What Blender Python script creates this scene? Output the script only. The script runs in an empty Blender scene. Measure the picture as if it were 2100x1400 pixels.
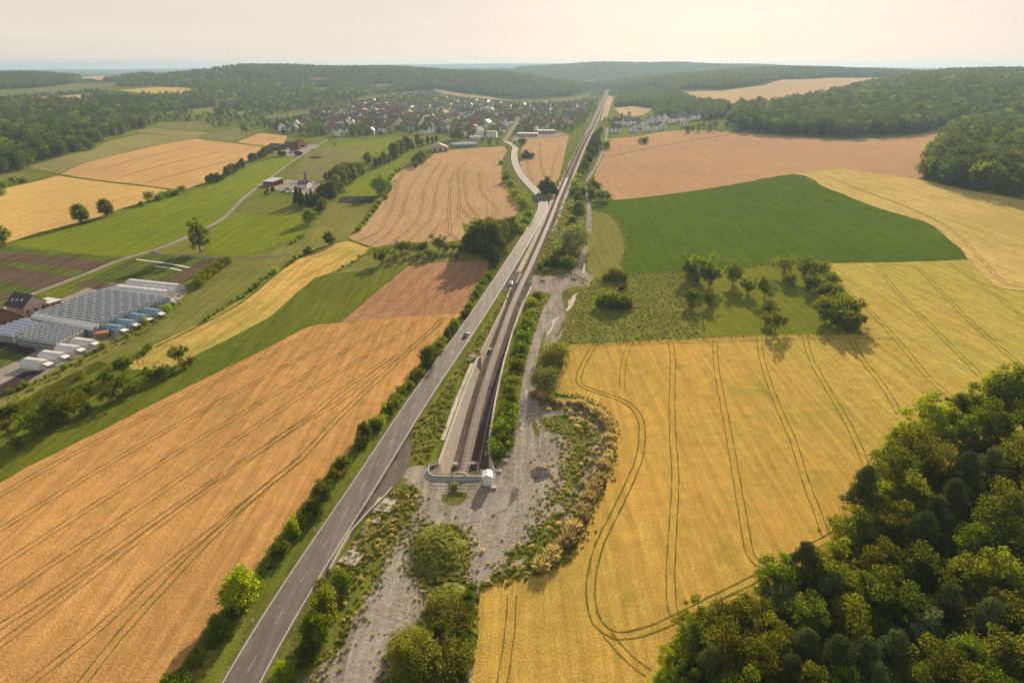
import bpy, math, random
import numpy as np
from mathutils import Vector, Matrix
random.seed(7)
rng = np.random.default_rng(7)
SC = bpy.context.scene
COL = SC.collection
R = math.radians

# ------------------------------------------------------------------ camera, sky, sun, exposure
CAM_H = 106.0
PITCH = math.atan(565 / 1400)
cam = bpy.data.cameras.new('camera')
cam.lens = 24.0; cam.sensor_width = 36.0; cam.clip_start = 1.0; cam.clip_end = 60000
camo = bpy.data.objects.new('camera', cam); COL.objects.link(camo)
camo.location = (0, 0, CAM_H); camo.rotation_euler = (math.pi / 2 - PITCH, 0, 0)
SC.camera = camo

SUN_AZ, SUN_EL = R(15), R(17.5)          # azimuth to the right of the viewing direction
VEIL = 0.92
world = bpy.data.worlds.new('World'); SC.world = world; world.use_nodes = True
wn = world.node_tree; wn.nodes.clear()
sky = wn.nodes.new('ShaderNodeTexSky'); sky.sky_type = 'NISHITA'; sky.sun_disc = False
sky.sun_elevation = SUN_EL; sky.sun_rotation = SUN_AZ
sky.altitude = 300; sky.air_density = 1.0; sky.dust_density = 1.2; sky.ozone_density = 1.5
bg1 = wn.nodes.new('ShaderNodeBackground'); bg1.inputs[1].default_value = 0.05
wn.links.new(sky.outputs[0], bg1.inputs[0])
# milky evening air low over the horizon with faint cirrus streaks, fading out towards the zenith
tc = wn.nodes.new('ShaderNodeTexCoord'); mp = wn.nodes.new('ShaderNodeMapping'); mp.inputs['Scale'].default_value = (1.6, 1.2, 22)
mp.inputs['Rotation'].default_value = (0.10, 0.06, 0)
nz = wn.nodes.new('ShaderNodeTexNoise'); nz.inputs['Scale'].default_value = 2.4; nz.inputs['Detail'].default_value = 7; nz.inputs['Roughness'].default_value = 0.6
cr = wn.nodes.new('ShaderNodeValToRGB')
cr.color_ramp.elements[0].position = 0.35; cr.color_ramp.elements[0].color = (0.430, 0.384, 0.336, 1)
cr.color_ramp.elements[1].position = 0.70; cr.color_ramp.elements[1].color = (0.455, 0.410, 0.364, 1)
sx = wn.nodes.new('ShaderNodeSeparateXYZ'); mr = wn.nodes.new('ShaderNodeMapRange'); mr.interpolation_type = 'SMOOTHSTEP'
mr.inputs[1].default_value = 0.02; mr.inputs[2].default_value = 0.55; mr.inputs[3].default_value = VEIL; mr.inputs[4].default_value = 0.42
bg2 = wn.nodes.new('ShaderNodeBackground')
wn.links.new(tc.outputs['Generated'], mp.inputs[0]); wn.links.new(mp.outputs[0], nz.inputs[0]); wn.links.new(tc.outputs['Generated'], sx.inputs[0])
wn.links.new(sx.outputs[2], mr.inputs[0]); bg2.inputs[1].default_value = 1.0
wn.links.new(nz.outputs[0], cr.inputs[0]); wn.links.new(cr.outputs[0], bg2.inputs[0])
add = wn.nodes.new('ShaderNodeMixShader'); wn.links.new(mr.outputs[0], add.inputs[0]); wo = wn.nodes.new('ShaderNodeOutputWorld')
wn.links.new(bg1.outputs[0], add.inputs[1]); wn.links.new(bg2.outputs[0], add.inputs[2]); wn.links.new(add.outputs[0], wo.inputs[0])

sund = bpy.data.lights.new('sun', 'SUN'); sund.energy = 5.0; sund.angle = R(0.6); sund.color = (1.0, 0.83, 0.62)
suno = bpy.data.objects.new('sun', sund); COL.objects.link(suno)
sdir = Vector((math.sin(SUN_AZ) * math.cos(SUN_EL), math.cos(SUN_AZ) * math.cos(SUN_EL), math.sin(SUN_EL)))
suno.rotation_euler = sdir.to_track_quat('Z', 'Y').to_euler()
suno.location = (0, 0, 400)
SC.view_settings.view_transform = 'Standard'; SC.view_settings.look = 'None'
SC.view_settings.exposure = 0.95; SC.view_settings.gamma = 1.0
SC.cycles.max_bounces = 6; SC.cycles.diffuse_bounces = 2; SC.cycles.glossy_bounces = 2
SC.cycles.transmission_bounces = 3; SC.cycles.transparent_max_bounces = 6; SC.cycles.volume_bounces = 0
SC.cycles.use_denoising = True; SC.cycles.denoising_prefilter = 'NONE'; SC.cycles.denoising_input_passes = 'RGB_ALBEDO_NORMAL'

# ------------------------------------------------------------------ terrain height field
SP, CP = math.sin(PITCH), math.cos(PITCH)
def ray(u, v):                          # direction of a photograph pixel (2100 x 1400), camera depth 1
    y = (700 - v) / 1400
    return (u - 1050) / 1400, CP + SP * y, SP - CP * y
C0 = 150.0                              # the grid fans out from a point 150 m behind the camera
def _ctl():
    P = []
    def z(u, v, zz):
        x, f, d = ray(u, v); t = (CAM_H - zz) / d; P.append((x * t, f * t, zz))
    def dd(u, v, t):
        x, f, d = ray(u, v); P.append((x * t, f * t, CAM_H - d * t))
    for u in (-300, 200, 700, 1050, 1400):
        for v in (1400, 1000, 760, 600, 480, 400): z(u, v, 0)
    for X in (-340, -120, 100, 340):
        P.append((X, -110, 0)); P.append((X, 20, 0))
    for u, v in ((1800, 1400), (1800, 1000), (1800, 760), (1800, 600), (1800, 480), (1600, 400)): z(u, v, 1.0)
    for u, v, zz in ((2150, 1400, 4), (2150, 1000, 5), (2150, 700, 3), (2150, 560, 3), (2150, 480, 4)): z(u, v, zz)
    for u, v in ((1050, 330), (1173, 343), (1193, 300), (1217, 253), (950, 300), (800, 290), (620, 330), (350, 340), (700, 380), (1250, 290)): z(u, v, 0)
    z(1243, 192, 1); z(1100, 240, 0); z(900, 250, 3); z(700, 250, 4); z(1000, 262, 0); z(1150, 215, 0); z(1215, 205, 0)
    z(1400, 330, 2); z(1400, 268, 4); z(1600, 282, 5); z(1730, 289, 6); z(1900, 270, 8); z(1850, 370, 5); z(2100, 402, 9); z(2060, 300, 18)
    dd(2050, 250, 1150); dd(2050, 190, 1500); dd(1950, 165, 1950); dd(1750, 200, 1650); dd(1600, 215, 1550); dd(2100, 160, 2000); dd(2250, 330, 850)
    dd(1340, 262, 1330); dd(1420, 238, 1420); dd(1300, 226, 1750); dd(1290, 200, 2350)
    dd(1440, 205, 1800); dd(1600, 180, 2150); dd(1800, 164, 2500); dd(1420, 180, 2300); dd(1600, 150, 3000); dd(1830, 150, 3100); dd(2000, 150, 2500)
    dd(700, 212, 1900); dd(900, 200, 2300); dd(1050, 200, 2500); dd(1180, 190, 2900); dd(980, 187, 2700); dd(560, 230, 1700)
    dd(760, 182, 2550); dd(640, 165, 3000); dd(900, 160, 3400); dd(1050, 170, 3200); dd(1200, 165, 3700); dd(1280, 170, 3300); dd(1330, 160, 3600)
    dd(330, 186, 2150); dd(450, 200, 1950); dd(450, 250, 1400); dd(300, 262, 1230); dd(430, 165, 2700); dd(450, 143, 3200); dd(330, 158, 2900)
    dd(200, 218, 1500); dd(100, 200, 1900); dd(50, 225, 1500); dd(200, 165, 2800); dd(80, 300, 900); dd(80, 345, 790); dd(60, 260, 1120); dd(200, 300, 960)
    dd(-200, 260, 1100); dd(-200, 180, 2100); dd(60, 172, 2600); dd(50, 150, 3400); dd(-250, 330, 800)
    for u in (-500, 0, 500, 1050, 1500, 2000, 2500): dd(u, 132.5, 11500); 
    for u in (0, 300, 1800, 2050): dd(u, 142, 7000)
    for u in (800, 1050, 1500): dd(u, 140, 7500)
    return np.array(P)
_P = _ctl()
def _w(x, y):
    yy = np.maximum(np.asarray(y, float) + C0, 5)
    return np.stack([np.asarray(x) / yy * 2.2, np.log(yy)], -1)
_W = _w(_P[:, 0], _P[:, 1])
_D = np.sqrt(((_W[:, None] - _W[None]) ** 2).sum(-1) + 0.006)
_coef = np.linalg.solve(_D + 0.002 * np.eye(len(_D)), _P[:, 2])
NA, NB = 221, 341
AA = np.linspace(-1.45, 1.45, NA)
BB = np.linspace(math.log(28), math.log(15000), NB); YY = np.exp(BB) - C0
GX = AA[None, :] * (YY[:, None] + C0); GY = np.repeat(YY[:, None], NA, 1)
GZ = np.zeros_like(GX)
for i in range(NB):
    q = _w(GX[i], GY[i]); GZ[i] = np.sqrt(((q[:, None] - _W[None]) ** 2).sum(-1) + 0.006) @ _coef
_flat = np.clip((500 - GY) / 200, 0, 1) * np.clip((150 - np.abs(GX - 0.05 * GY)) / 60, 0, 1)
GZ = GZ * (1 - _flat)
# the far ridges: crest lines at three distances, given by their skyline in the photograph
RIDGES = [
 (3300, 16, [(0,147),(100,145),(150,152),(250,151),(310,148),(335,140),(450,132),(550,133),(700,135),(800,136),(900,141),(1000,143),(1060,148),(1100,154),(1150,163),(1200,171),(1250,170),(1300,161),(1350,154),(1400,150),(1450,145),(1500,141),(1600,138),(1700,138),(1800,140),(1900,146),(2000,148),(2100,145)]),
 (5300, 16, [(0,151),(200,151),(300,149),(500,141),(700,141),(850,142),(950,142),(1030,140),(1100,135),(1200,128),(1300,127),(1400,128),(1500,130),(1600,133),(1700,137),(1800,142),(2100,151)]),
 (12500, 0, [(0,144),(300,143),(500,140),(700,134),(1050,130.5),(1150,131),(1400,134),(1700,138),(1900,140),(2100,141)])]
def _crest(U, Yr, tree, prof):
    vv_ = np.interp(U, [p[0] for p in prof], [p[1] for p in prof]); yy = (700 - vv_) / 1400
    return CAM_H - Yr * (SP - CP * yy) / (CP + SP * yy) - tree
def far_ground(X, Y, z0):
    U = 1050 + 1400 * X / (Y * CP + 30 * SP); zA, zB, zF = [_crest(U, *r_) for r_ in RIDGES]
    knots = [(2500, z0), (3300, zA), (4250, np.minimum(zA, zB) * .45), (5300, zB), (7500, zB * .55), (12500, zF), (15001, zF)]
    L = np.log(Y); z = z0.copy()
    for (ya, za), (yb, zb) in zip(knots, knots[1:]):
        t = np.clip((L - math.log(ya)) / (math.log(yb) - math.log(ya)), 0, 1); t = t * t * (3 - 2 * t); m = (Y >= ya) & (Y < yb); z = np.where(m, za * (1 - t) + zb * t, z)
    return z
_i = int(np.searchsorted(YY, 2500)); GZ = far_ground(GX, np.maximum(GY, 1), np.where(GY > 2500, GZ[_i][None, :], GZ))
for _ in range(4): GZ[_i:, 1:-1] = (GZ[_i:, :-2] + 2 * GZ[_i:, 1:-1] + GZ[_i:, 2:]) / 4
# gentle unevenness of the hills
GZ += np.clip((GY - 1300) / 1500, 0, 1) * 2.5 * (np.sin(GX * 0.011 + 1.3 * np.sin(GY * 0.004)) + np.sin(GY * 0.007 + GX * 0.003))

def gz(x, y):                           # height on the triangulated ground
    x = np.asarray(x, float); y = np.asarray(y, float)
    b = np.log(np.maximum(y + C0, 28.001)); i = np.clip(((b - BB[0]) / (BB[1] - BB[0])).astype(int), 0, NB - 2)
    a = x / (y + C0); j = np.clip(((a - AA[0]) / (AA[1] - AA[0])).astype(int), 0, NA - 2)
    def tri(p, q, r):
        x1, y1, z1 = GX[p], GY[p], GZ[p]; x2, y2, z2 = GX[q], GY[q], GZ[q]; x3, y3, z3 = GX[r], GY[r], GZ[r]
        det = (y2 - y3) * (x1 - x3) + (x3 - x2) * (y1 - y3)
        l1 = ((y2 - y3) * (x - x3) + (x3 - x2) * (y - y3)) / det
        l2 = ((y3 - y1) * (x - x3) + (x1 - x3) * (y - y3)) / det
        return l1 * z1 + l2 * z2 + (1 - l1 - l2) * z3, l2, l1
    p00, p01, p10, p11 = (i, j), (i, j + 1), (i + 1, j), (i + 1, j + 1)
    zA, lA, _ = tri(p00, p01, p11); zB, _, _ = tri(p00, p11, p10)
    _, l01, _ = tri(p00, p01, p11)      # weight of p01: positive on triangle A's side of the diagonal
    return np.where(l01 >= 0, zA, zB)

def G(u, v, z=None, h=0.0):             # ground point seen at a photograph pixel (or the point at height z there; or h above the ground)
    x, f, d = ray(u, v)
    if z is not None:
        t = (CAM_H - z) / d; return Vector((x * t, f * t, z))
    ts = np.geomspace(60, 13000, 900)
    dz = CAM_H - d * ts - gz(x * ts, f * ts) - h
    k = np.argmax(dz < 0)
    if dz[k] >= 0: k = len(ts) - 1; lo, hi = ts[k - 1], ts[k]
    else: lo, hi = (ts[k - 1] if k else ts[0] * .5), ts[k]
    for _ in range(22):
        m = (lo + hi) / 2
        if CAM_H - d * m - float(gz(x * m, f * m)) - h < 0: hi = m
        else: lo = m
    return Vector((x * lo, f * lo, float(gz(x * lo, f * lo))))
def depth(p): return p[1] * CP + (CAM_H - p[2]) * SP
def px(p):
    d = depth(p); return 1050 + 1400 * p[0] / d, 700 - 1400 * (-(CAM_H - p[2]) * CP + p[1] * SP) / d
def z_at(x, y): return float(gz(x, y))

# ------------------------------------------------------------------ materials
MATS = {}
def nmat(name):
    m = bpy.data.materials.new(name); m.use_nodes = True; m.node_tree.nodes.clear(); MATS[name] = m
    nt = m.node_tree; out = nt.nodes.new('ShaderNodeOutputMaterial')
    return m, nt, out
def N(nt, t, **k):
    n = nt.nodes.new(t)
    for a, b in k.items():
        if a.startswith('i_'): n.inputs[a[2:].replace('_', ' ')].default_value = b
        else: setattr(n, a, b)
    return n
def noise(nt, src, scale, detail=4, rough=0.6, dist=0.0):
    n = N(nt, 'ShaderNodeTexNoise'); n.inputs['Scale'].default_value = scale; n.inputs['Detail'].default_value = detail
    n.inputs['Roughness'].default_value = rough; n.inputs['Distortion'].default_value = dist
    nt.links.new(src, n.inputs['Vector']); return n.outputs['Fac']
def mapr(nt, src, a, b, c=0.0, d=1.0):
    n = N(nt, 'ShaderNodeMapRange'); nt.links.new(src, n.inputs[0])
    for i, q in enumerate((a, b, c, d)): n.inputs[i + 1].default_value = q
    return n.outputs[0]
def mix(nt, fac, A, B, mode='MIX'):
    n = N(nt, 'ShaderNodeMix', data_type='RGBA', blend_type=mode)
    for s, v in ((n.inputs[0], fac), (n.inputs[6], A), (n.inputs[7], B)):
        if isinstance(v, (int, float)): s.default_value = v
        elif isinstance(v, tuple): s.default_value = (*v, 1) if len(v) == 3 else v
        else: nt.links.new(v, s)
    return n.outputs[2]
def math_(nt, op, a, b=None):
    n = N(nt, 'ShaderNodeMath', operation=op)
    for i, v in enumerate((a, b)):
        if v is None: continue
        if isinstance(v, (int, float)): n.inputs[i].default_value = v
        else: nt.links.new(v, n.inputs[i])
    return n.outputs[0]
def coords(nt, rot=0.0, scale=(1, 1, 1)):
    t = N(nt, 'ShaderNodeTexCoord'); m = N(nt, 'ShaderNodeMapping')
    m.inputs['Rotation'].default_value = (0, 0, rot); m.inputs['Scale'].default_value = scale
    nt.links.new(t.outputs['Object'], m.inputs[0]); return m.outputs[0]

def field_mat(name, c1, c2, c3=None, rot=0.0, patch=0.02, streak=0.35, grain=0.9, bump=0.35, rough=0.9, rows=0.0, rowc=None, c3amt=0.55, gs=1.6, grad=None):
    """crop or grass: broad patches c1/c2, stray patches c3, streaks along the rows, fine grain that is bumped"""
    m, nt, out = nmat(name)
    co = coords(nt); cs = coords(nt, rot, (1.0, 0.035, 1.0))
    big = mapr(nt, noise(nt, co, patch, 5, 0.6), 0.38, 0.62)
    base = mix(nt, big, c1, c2)
    if c3 is not None:
        base = mix(nt, math_(nt, 'MULTIPLY', mapr(nt, noise(nt, co, patch * 3.1, 6, 0.7, 0.6), 0.54, 0.70), c3amt), base, c3)
    if grad:        # the crop is less ripe towards one side of the field
        sp = N(nt, 'ShaderNodeSeparateXYZ'); nt.links.new(co, sp.inputs[0])
        gx = math_(nt, 'ADD', sp.outputs[0], math_(nt, 'MULTIPLY', noise(nt, cs, .05, 4), 110))
        base = mix(nt, mapr(nt, gx, grad[0] + 55, grad[1] + 55, 0, grad[3]), base, grad[2])
    st = mapr(nt, noise(nt, cs, 0.55, 4, 0.6), 0.3, 0.7, 1 - streak * .5, 1 + streak * .5)
    fg = noise(nt, co, gs, 4, 0.75)
    gr = mapr(nt, fg, 0.25, 0.75, 1 - grain * .5, 1 + grain * .5)
    mid = mapr(nt, noise(nt, co, 0.23, 3, 0.6), 0.3, 0.7, 0.88, 1.12)
    k = math_(nt, 'MULTIPLY', math_(nt, 'MULTIPLY', st, gr), mid)
    col = mix(nt, 1.0, base, k, 'MULTIPLY')
    if rows:
        cw = coords(nt, rot)
        w = N(nt, 'ShaderNodeTexWave', wave_type='BANDS', bands_direction='X'); w.inputs['Scale'].default_value = rows
        w.inputs['Distortion'].default_value = 1.2; w.inputs['Detail'].default_value = 3; w.inputs['Detail Scale'].default_value = 0.4
        nt.links.new(cw, w.inputs['Vector'])
        col = mix(nt, mapr(nt, w.outputs['Fac'], 0.35, 0.75, 0.0, 0.75), col, rowc)
    b = N(nt, 'ShaderNodeBsdfPrincipled'); b.inputs['Roughness'].default_value = rough
    b.inputs['Specular IOR Level'].default_value = 0.0 if rough > .85 else 0.2
    nt.links.new(col, b.inputs['Base Color'])
    bp = N(nt, 'ShaderNodeBump'); bp.inputs['Strength'].default_value = bump; bp.inputs['Distance'].default_value = 0.5
    nt.links.new(fg, bp.inputs['Height']); nt.links.new(bp.outputs[0], b.inputs['Normal'])
    nt.links.new(b.outputs[0], out.inputs[0]); return m

def plain_mat(name, col, rough=0.7, var=0.12, scale=0.6, metallic=0.0, bump=0.0, spec=0.3, objvar=0.0):
    m, nt, out = nmat(name); co = coords(nt)
    k = mapr(nt, noise(nt, co, scale, 5, 0.65), 0.25, 0.75, 1 - var, 1 + var)
    if objvar:
        oi = N(nt, 'ShaderNodeObjectInfo'); k = math_(nt, 'MULTIPLY', k, mapr(nt, oi.outputs['Random'], 0, 1, 1 - objvar, 1 + objvar))
    c = mix(nt, 1.0, col, k, 'MULTIPLY')
    b = N(nt, 'ShaderNodeBsdfPrincipled'); b.inputs['Roughness'].default_value = rough; b.inputs['Metallic'].default_value = metallic
    b.inputs['Specular IOR Level'].default_value = spec
    nt.links.new(c, b.inputs['Base Color'])
    if bump:
        bp = N(nt, 'ShaderNodeBump'); bp.inputs['Strength'].default_value = bump; bp.inputs['Distance'].default_value = 0.2
        nt.links.new(noise(nt, co, scale * 4, 5), bp.inputs['Height']); nt.links.new(bp.outputs[0], b.inputs['Normal'])
    nt.links.new(b.outputs[0], out.inputs[0]); return m

def leaf_mat(name, c1, c2, trans=0.4, tcol=None, var=0.35):
    m, nt, out = nmat(name)
    at = N(nt, 'ShaderNodeAttribute', attribute_name='tint'); oi = N(nt, 'ShaderNodeObjectInfo')
    c = mix(nt, at.outputs['Fac'], c1, c2)
    hs = N(nt, 'ShaderNodeHueSaturation'); nt.links.new(c, hs.inputs['Color'])
    nt.links.new(mapr(nt, oi.outputs['Random'], 0, 1, 0.478, 0.518), hs.inputs['Hue'])
    r2 = math_(nt, 'FRACT', math_(nt, 'MULTIPLY', oi.outputs['Random'], 7.31))
    nt.links.new(mapr(nt, r2, 0, 1, 1 - var, 1 + var), hs.inputs['Value']); hs.inputs['Saturation'].default_value = 1.0
    d = N(nt, 'ShaderNodeBsdfDiffuse'); t = N(nt, 'ShaderNodeBsdfTranslucent'); ms = N(nt, 'ShaderNodeMixShader'); ms.inputs[0].default_value = trans
    nt.links.new(hs.outputs[0], d.inputs[0])
    tc_ = mix(nt, 1.0, hs.outputs[0], tcol or (2.3, 2.05, 0.7), 'MULTIPLY'); nt.links.new(tc_, t.inputs[0])
    nt.links.new(d.outputs[0], ms.inputs[1]); nt.links.new(t.outputs[0], ms.inputs[2]); nt.links.new(ms.outputs[0], out.inputs[0])
    return m

F = field_mat
# rot: rows run along the y axis turned by -rot
F('grass_base', (0.115, 0.150, 0.018), (0.150, 0.165, 0.025), (0.075, 0.115, 0.02), patch=0.012)
F('far_land', (0.05, 0.075, 0.03), (0.07, 0.09, 0.035), (0.16, 0.13, 0.05), patch=0.004, c3amt=0.35)
F('wheat_orange', (0.50, 0.275, 0.095), (0.41, 0.225, 0.078), (0.27, 0.215, 0.055), rot=R(21), patch=0.010, grain=1.1, bump=0.38, gs=2.2, streak=0.45, c3amt=0.6)
F('wheat_golden', (0.50, 0.305, 0.068), (0.42, 0.295, 0.064), (0.25, 0.25, 0.045), rot=R(12), patch=0.012, grain=1.1, bump=0.4, gs=2.2, streak=0.38, c3amt=0.8, grad=(70, 190, (0.36, 0.32, 0.070), .75))
F('wheat_brown', (0.33, 0.185, 0.100), (0.37, 0.205, 0.108), None, rot=R(16), patch=0.01, grain=0.8, streak=0.3)
F('wheat_strip', (0.56, 0.36, 0.10), (0.38, 0.31, 0.075), (0.27, 0.26, 0.06), rot=R(30), patch=0.014, grain=0.8, streak=0.35)
F('wheat_tan', (0.39, 0.26, 0.135), (0.43, 0.285, 0.145), (0.32, 0.21, 0.08), rot=R(12), patch=0.008, grain=0.7, streak=0.3, c3amt=0.4)
F('wheat_big', (0.39, 0.245, 0.135), (0.43, 0.27, 0.145), (0.37, 0.23, 0.09), rot=R(60), patch=0.005, grain=0.5, streak=0.2, c3amt=0.5)
F('wheat_pale', (0.50, 0.37, 0.125), (0.44, 0.34, 0.10), (0.33, 0.30, 0.08), rot=R(-35), patch=0.010, grain=0.7, streak=0.35)
F('wheat_left', (0.56, 0.38, 0.125), (0.50, 0.33, 0.11), (0.40, 0.27, 0.09), rot=R(-55), patch=0.006, grain=0.5, streak=0.3, c3amt=0.4)
F('wheat_left_far', (0.52, 0.33, 0.13), (0.46, 0.29, 0.11), None, rot=R(40), patch=0.006, grain=0.5, streak=0.4)
F('far_crop', (0.46, 0.33, 0.17), (0.50, 0.36, 0.19), (0.30, 0.27, 0.11), rot=R(80), patch=0.004, grain=0.4)
F('olive_crop', (0.21, 0.20, 0.070), (0.26, 0.23, 0.085), (0.30, 0.25, 0.10), rot=R(33), patch=0.006, grain=0.5)
F('corn', (0.098, 0.155, 0.010), (0.080, 0.135, 0.009), (0.17, 0.19, 0.02), rot=R(-6.6), patch=0.012, grain=0.9, streak=0.5, rows=0.12, rowc=(0.055, 0.085, 0.010), bump=0.8)
F('meadow', (0.130, 0.150, 0.016), (0.100, 0.130, 0.014), (0.14, 0.155, 0.03), rot=R(25), patch=0.010, grain=0.8, streak=0.5)
F('meadow_orchard', (0.165, 0.185, 0.018), (0.135, 0.160, 0.016), (0.22, 0.20, 0.04), rot=R(10), patch=0.014, grain=0.6, streak=0.3)
F('meadow_bright', (0.175, 0.215, 0.014), (0.140, 0.185, 0.013), (0.15, 0.20, 0.03), rot=R(20), patch=0.007, grain=0.5, streak=0.4)
F('meadow_dry', (0.20, 0.195, 0.045), (0.15, 0.165, 0.035), (0.27, 0.22, 0.07), rot=R(20), patch=0.010, grain=0.7, streak=0.4)
F('meadow_olive', (0.16, 0.165, 0.050), (0.19, 0.185, 0.060), (0.22, 0.19, 0.07), rot=R(30), patch=0.006, grain=0.4, streak=0.5)
F('weeds', (0.19, 0.20, 0.035), (0.14, 0.16, 0.028), (0.23, 0.19, 0.05), patch=0.035, grain=1.5, bump=1.0, gs=1.1)
F('verge', (0.15, 0.155, 0.035), (0.105, 0.125, 0.025), (0.32, 0.23, 0.09), patch=0.06, grain=1.1, bump=0.7)
F('soil', (0.105, 0.072, 0.048), (0.13, 0.09, 0.06), (0.08, 0.085, 0.03), rot=R(63), patch=0.02, grain=0.7, streak=0.6)
F('soil_dark', (0.05, 0.042, 0.038), (0.065, 0.052, 0.044), None, rot=R(63), patch=0.02, grain=0.6)
F('garden_row', (0.10, 0.125, 0.025), (0.075, 0.10, 0.022), (0.13, 0.10, 0.05), rot=R(63), patch=0.03, grain=0.9, streak=0.9)
F('tramline', (0.21, 0.145, 0.045), (0.16, 0.125, 0.035), (0.22, 0.145, 0.05), patch=0.11, grain=1.3, bump=0.3, c3amt=0.9)
F('tramline_green', (0.165, 0.155, 0.03), (0.13, 0.135, 0.025), (0.24, 0.17, 0.045), patch=0.11, grain=1.3, bump=0.3, c3amt=0.9)
F('tramline_pale', (0.24, 0.155, 0.065), (0.28, 0.17, 0.07), None, patch=0.05, grain=0.9, bump=0.2)
F('gravel', (0.25, 0.215, 0.172), (0.33, 0.285, 0.23), (0.155, 0.145, 0.095), rot=R(-3), patch=0.05, grain=0.9, streak=0.45, bump=0.8, c3amt=0.8, gs=0.9)
F('gravel_track', (0.32, 0.285, 0.24), (0.265, 0.235, 0.195), (0.24, 0.21, 0.16), rot=R(6), patch=0.08, grain=0.6, streak=0.5, bump=0.4, gs=0.9)
F('rut', (0.36, 0.32, 0.265), (0.27, 0.24, 0.20), (0.20, 0.18, 0.15), patch=0.3, grain=0.9, bump=0.5, c3amt=.9)
F('chalk', (0.56, 0.49, 0.40), (0.46, 0.40, 0.32), None, patch=0.2, grain=0.5, bump=0.5)
F('ballast', (0.115, 0.092, 0.078), (0.15, 0.122, 0.104), None, patch=0.15, grain=1.3, bump=0.6, gs=3.0)
F('ballast_far', (0.48, 0.42, 0.37), (0.40, 0.35, 0.30), None, patch=0.15, grain=0.8, gs=3.0)
F('yard', (0.27, 0.24, 0.21), (0.31, 0.28, 0.24), (0.20, 0.19, 0.16), patch=0.05, grain=0.5)
F('asphalt', (0.128, 0.110, 0.094), (0.148, 0.128, 0.108), (0.112, 0.097, 0.084), rot=R(10), patch=0.05, grain=0.3, streak=0.55, bump=0.08, c3amt=0.6, rough=0.8)
F('asphalt_worn', (0.150, 0.128, 0.105), (0.125, 0.107, 0.090), (0.20, 0.17, 0.135), patch=0.08, grain=0.35, bump=0.1)
F('lane', (0.30, 0.27, 0.23), (0.26, 0.235, 0.20), None, patch=0.04, grain=0.4)
P_ = plain_mat
P_('paint', (0.66, 0.62, 0.55), 0.6, 0.2, 1.5); P_('paint_worn', (0.40, 0.37, 0.33), 0.6, 0.25, 1.5); P_('concrete', (0.46, 0.40, 0.33), 0.85, 0.16, 0.35, bump=0.2)
P_('concrete_dark', (0.22, 0.205, 0.19), 0.85, 0.18, 0.4); P_('concrete_blue', (0.30, 0.31, 0.33), 0.8, 0.15, 0.5)
P_('sleeper', (0.62, 0.55, 0.47), 0.85, 0.12, 1.2); P_('rail', (0.20, 0.12, 0.10), 0.35, 0.15, 2, metallic=0.6, spec=0.5)
P_('steel', (0.42, 0.42, 0.42), 0.45, 0.08, 2, metallic=0.5); P_('white_box', (0.66, 0.68, 0.72), 0.5, 0.05, 1)
P_('rust', (0.30, 0.13, 0.06), 0.8, 0.2, 1.5)
P_('wall_white', (0.86, 0.85, 0.83), 0.8, 0.06, 0.4, objvar=0.1); P_('wall_cream', (0.62, 0.53, 0.40), 0.8, 0.06, 0.4, objvar=0.1)
P_('wall_pink', (0.58, 0.42, 0.36), 0.8, 0.06, 0.4); P_('wall_grey', (0.40, 0.38, 0.36), 0.8, 0.08, 0.4, objvar=0.1)
P_('roof_red', (0.22, 0.085, 0.055), 0.75, 0.18, 0.8, objvar=0.25); P_('roof_brown', (0.13, 0.075, 0.055), 0.75, 0.18, 0.8, objvar=0.25)
P_('roof_grey', (0.12, 0.115, 0.12), 0.6, 0.15, 0.8, objvar=0.25); P_('roof_dark', (0.055, 0.042, 0.042), 0.6, 0.15, 0.8)
P_('roof_metal', (0.55, 0.53, 0.50), 0.4, 0.08, 0.5, metallic=0.2); P_('wood_dark', (0.055, 0.040, 0.032), 0.85, 0.25, 0.8)
P_('wood_orange', (0.50, 0.22, 0.07), 0.8, 0.15, 0.8); P_('wood_brown', (0.20, 0.12, 0.07), 0.85, 0.2, 0.8)
P_('window_dark', (0.035, 0.04, 0.05), 0.15, 0.1, 0.5, spec=0.6); P_('solar', (0.03, 0.04, 0.08), 0.15, 0.1, 1, spec=0.8)
P_('bark', (0.11, 0.08, 0.055), 0.9, 0.25, 2.0); P_('bark_pine', (0.20, 0.10, 0.055), 0.9, 0.25, 2.0)
P_('car_grey', (0.22, 0.23, 0.24), 0.3, 0.03, 1, metallic=0.6, spec=0.5); P_('car_white', (0.75, 0.75, 0.75), 0.3, 0.03, 1, spec=0.5)
P_('tyre', (0.02, 0.02, 0.02), 0.8, 0.1, 4); P_('car_glass', (0.02, 0.025, 0.03), 0.08, 0.05, 1, spec=0.8); P_('lamp_red', (0.4, 0.02, 0.02), 0.3, 0.05, 1)
P_('black_sheet', (0.03, 0.03, 0.035), 0.7, 0.15, 1); P_('fleece', (0.62, 0.60, 0.54), 0.8, 0.1, 1); P_('manure', (0.06, 0.045, 0.035), 0.9, 0.3, 0.5)
P_('frame_white', (0.72, 0.72, 0.70), 0.5, 0.05, 1)
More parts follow.
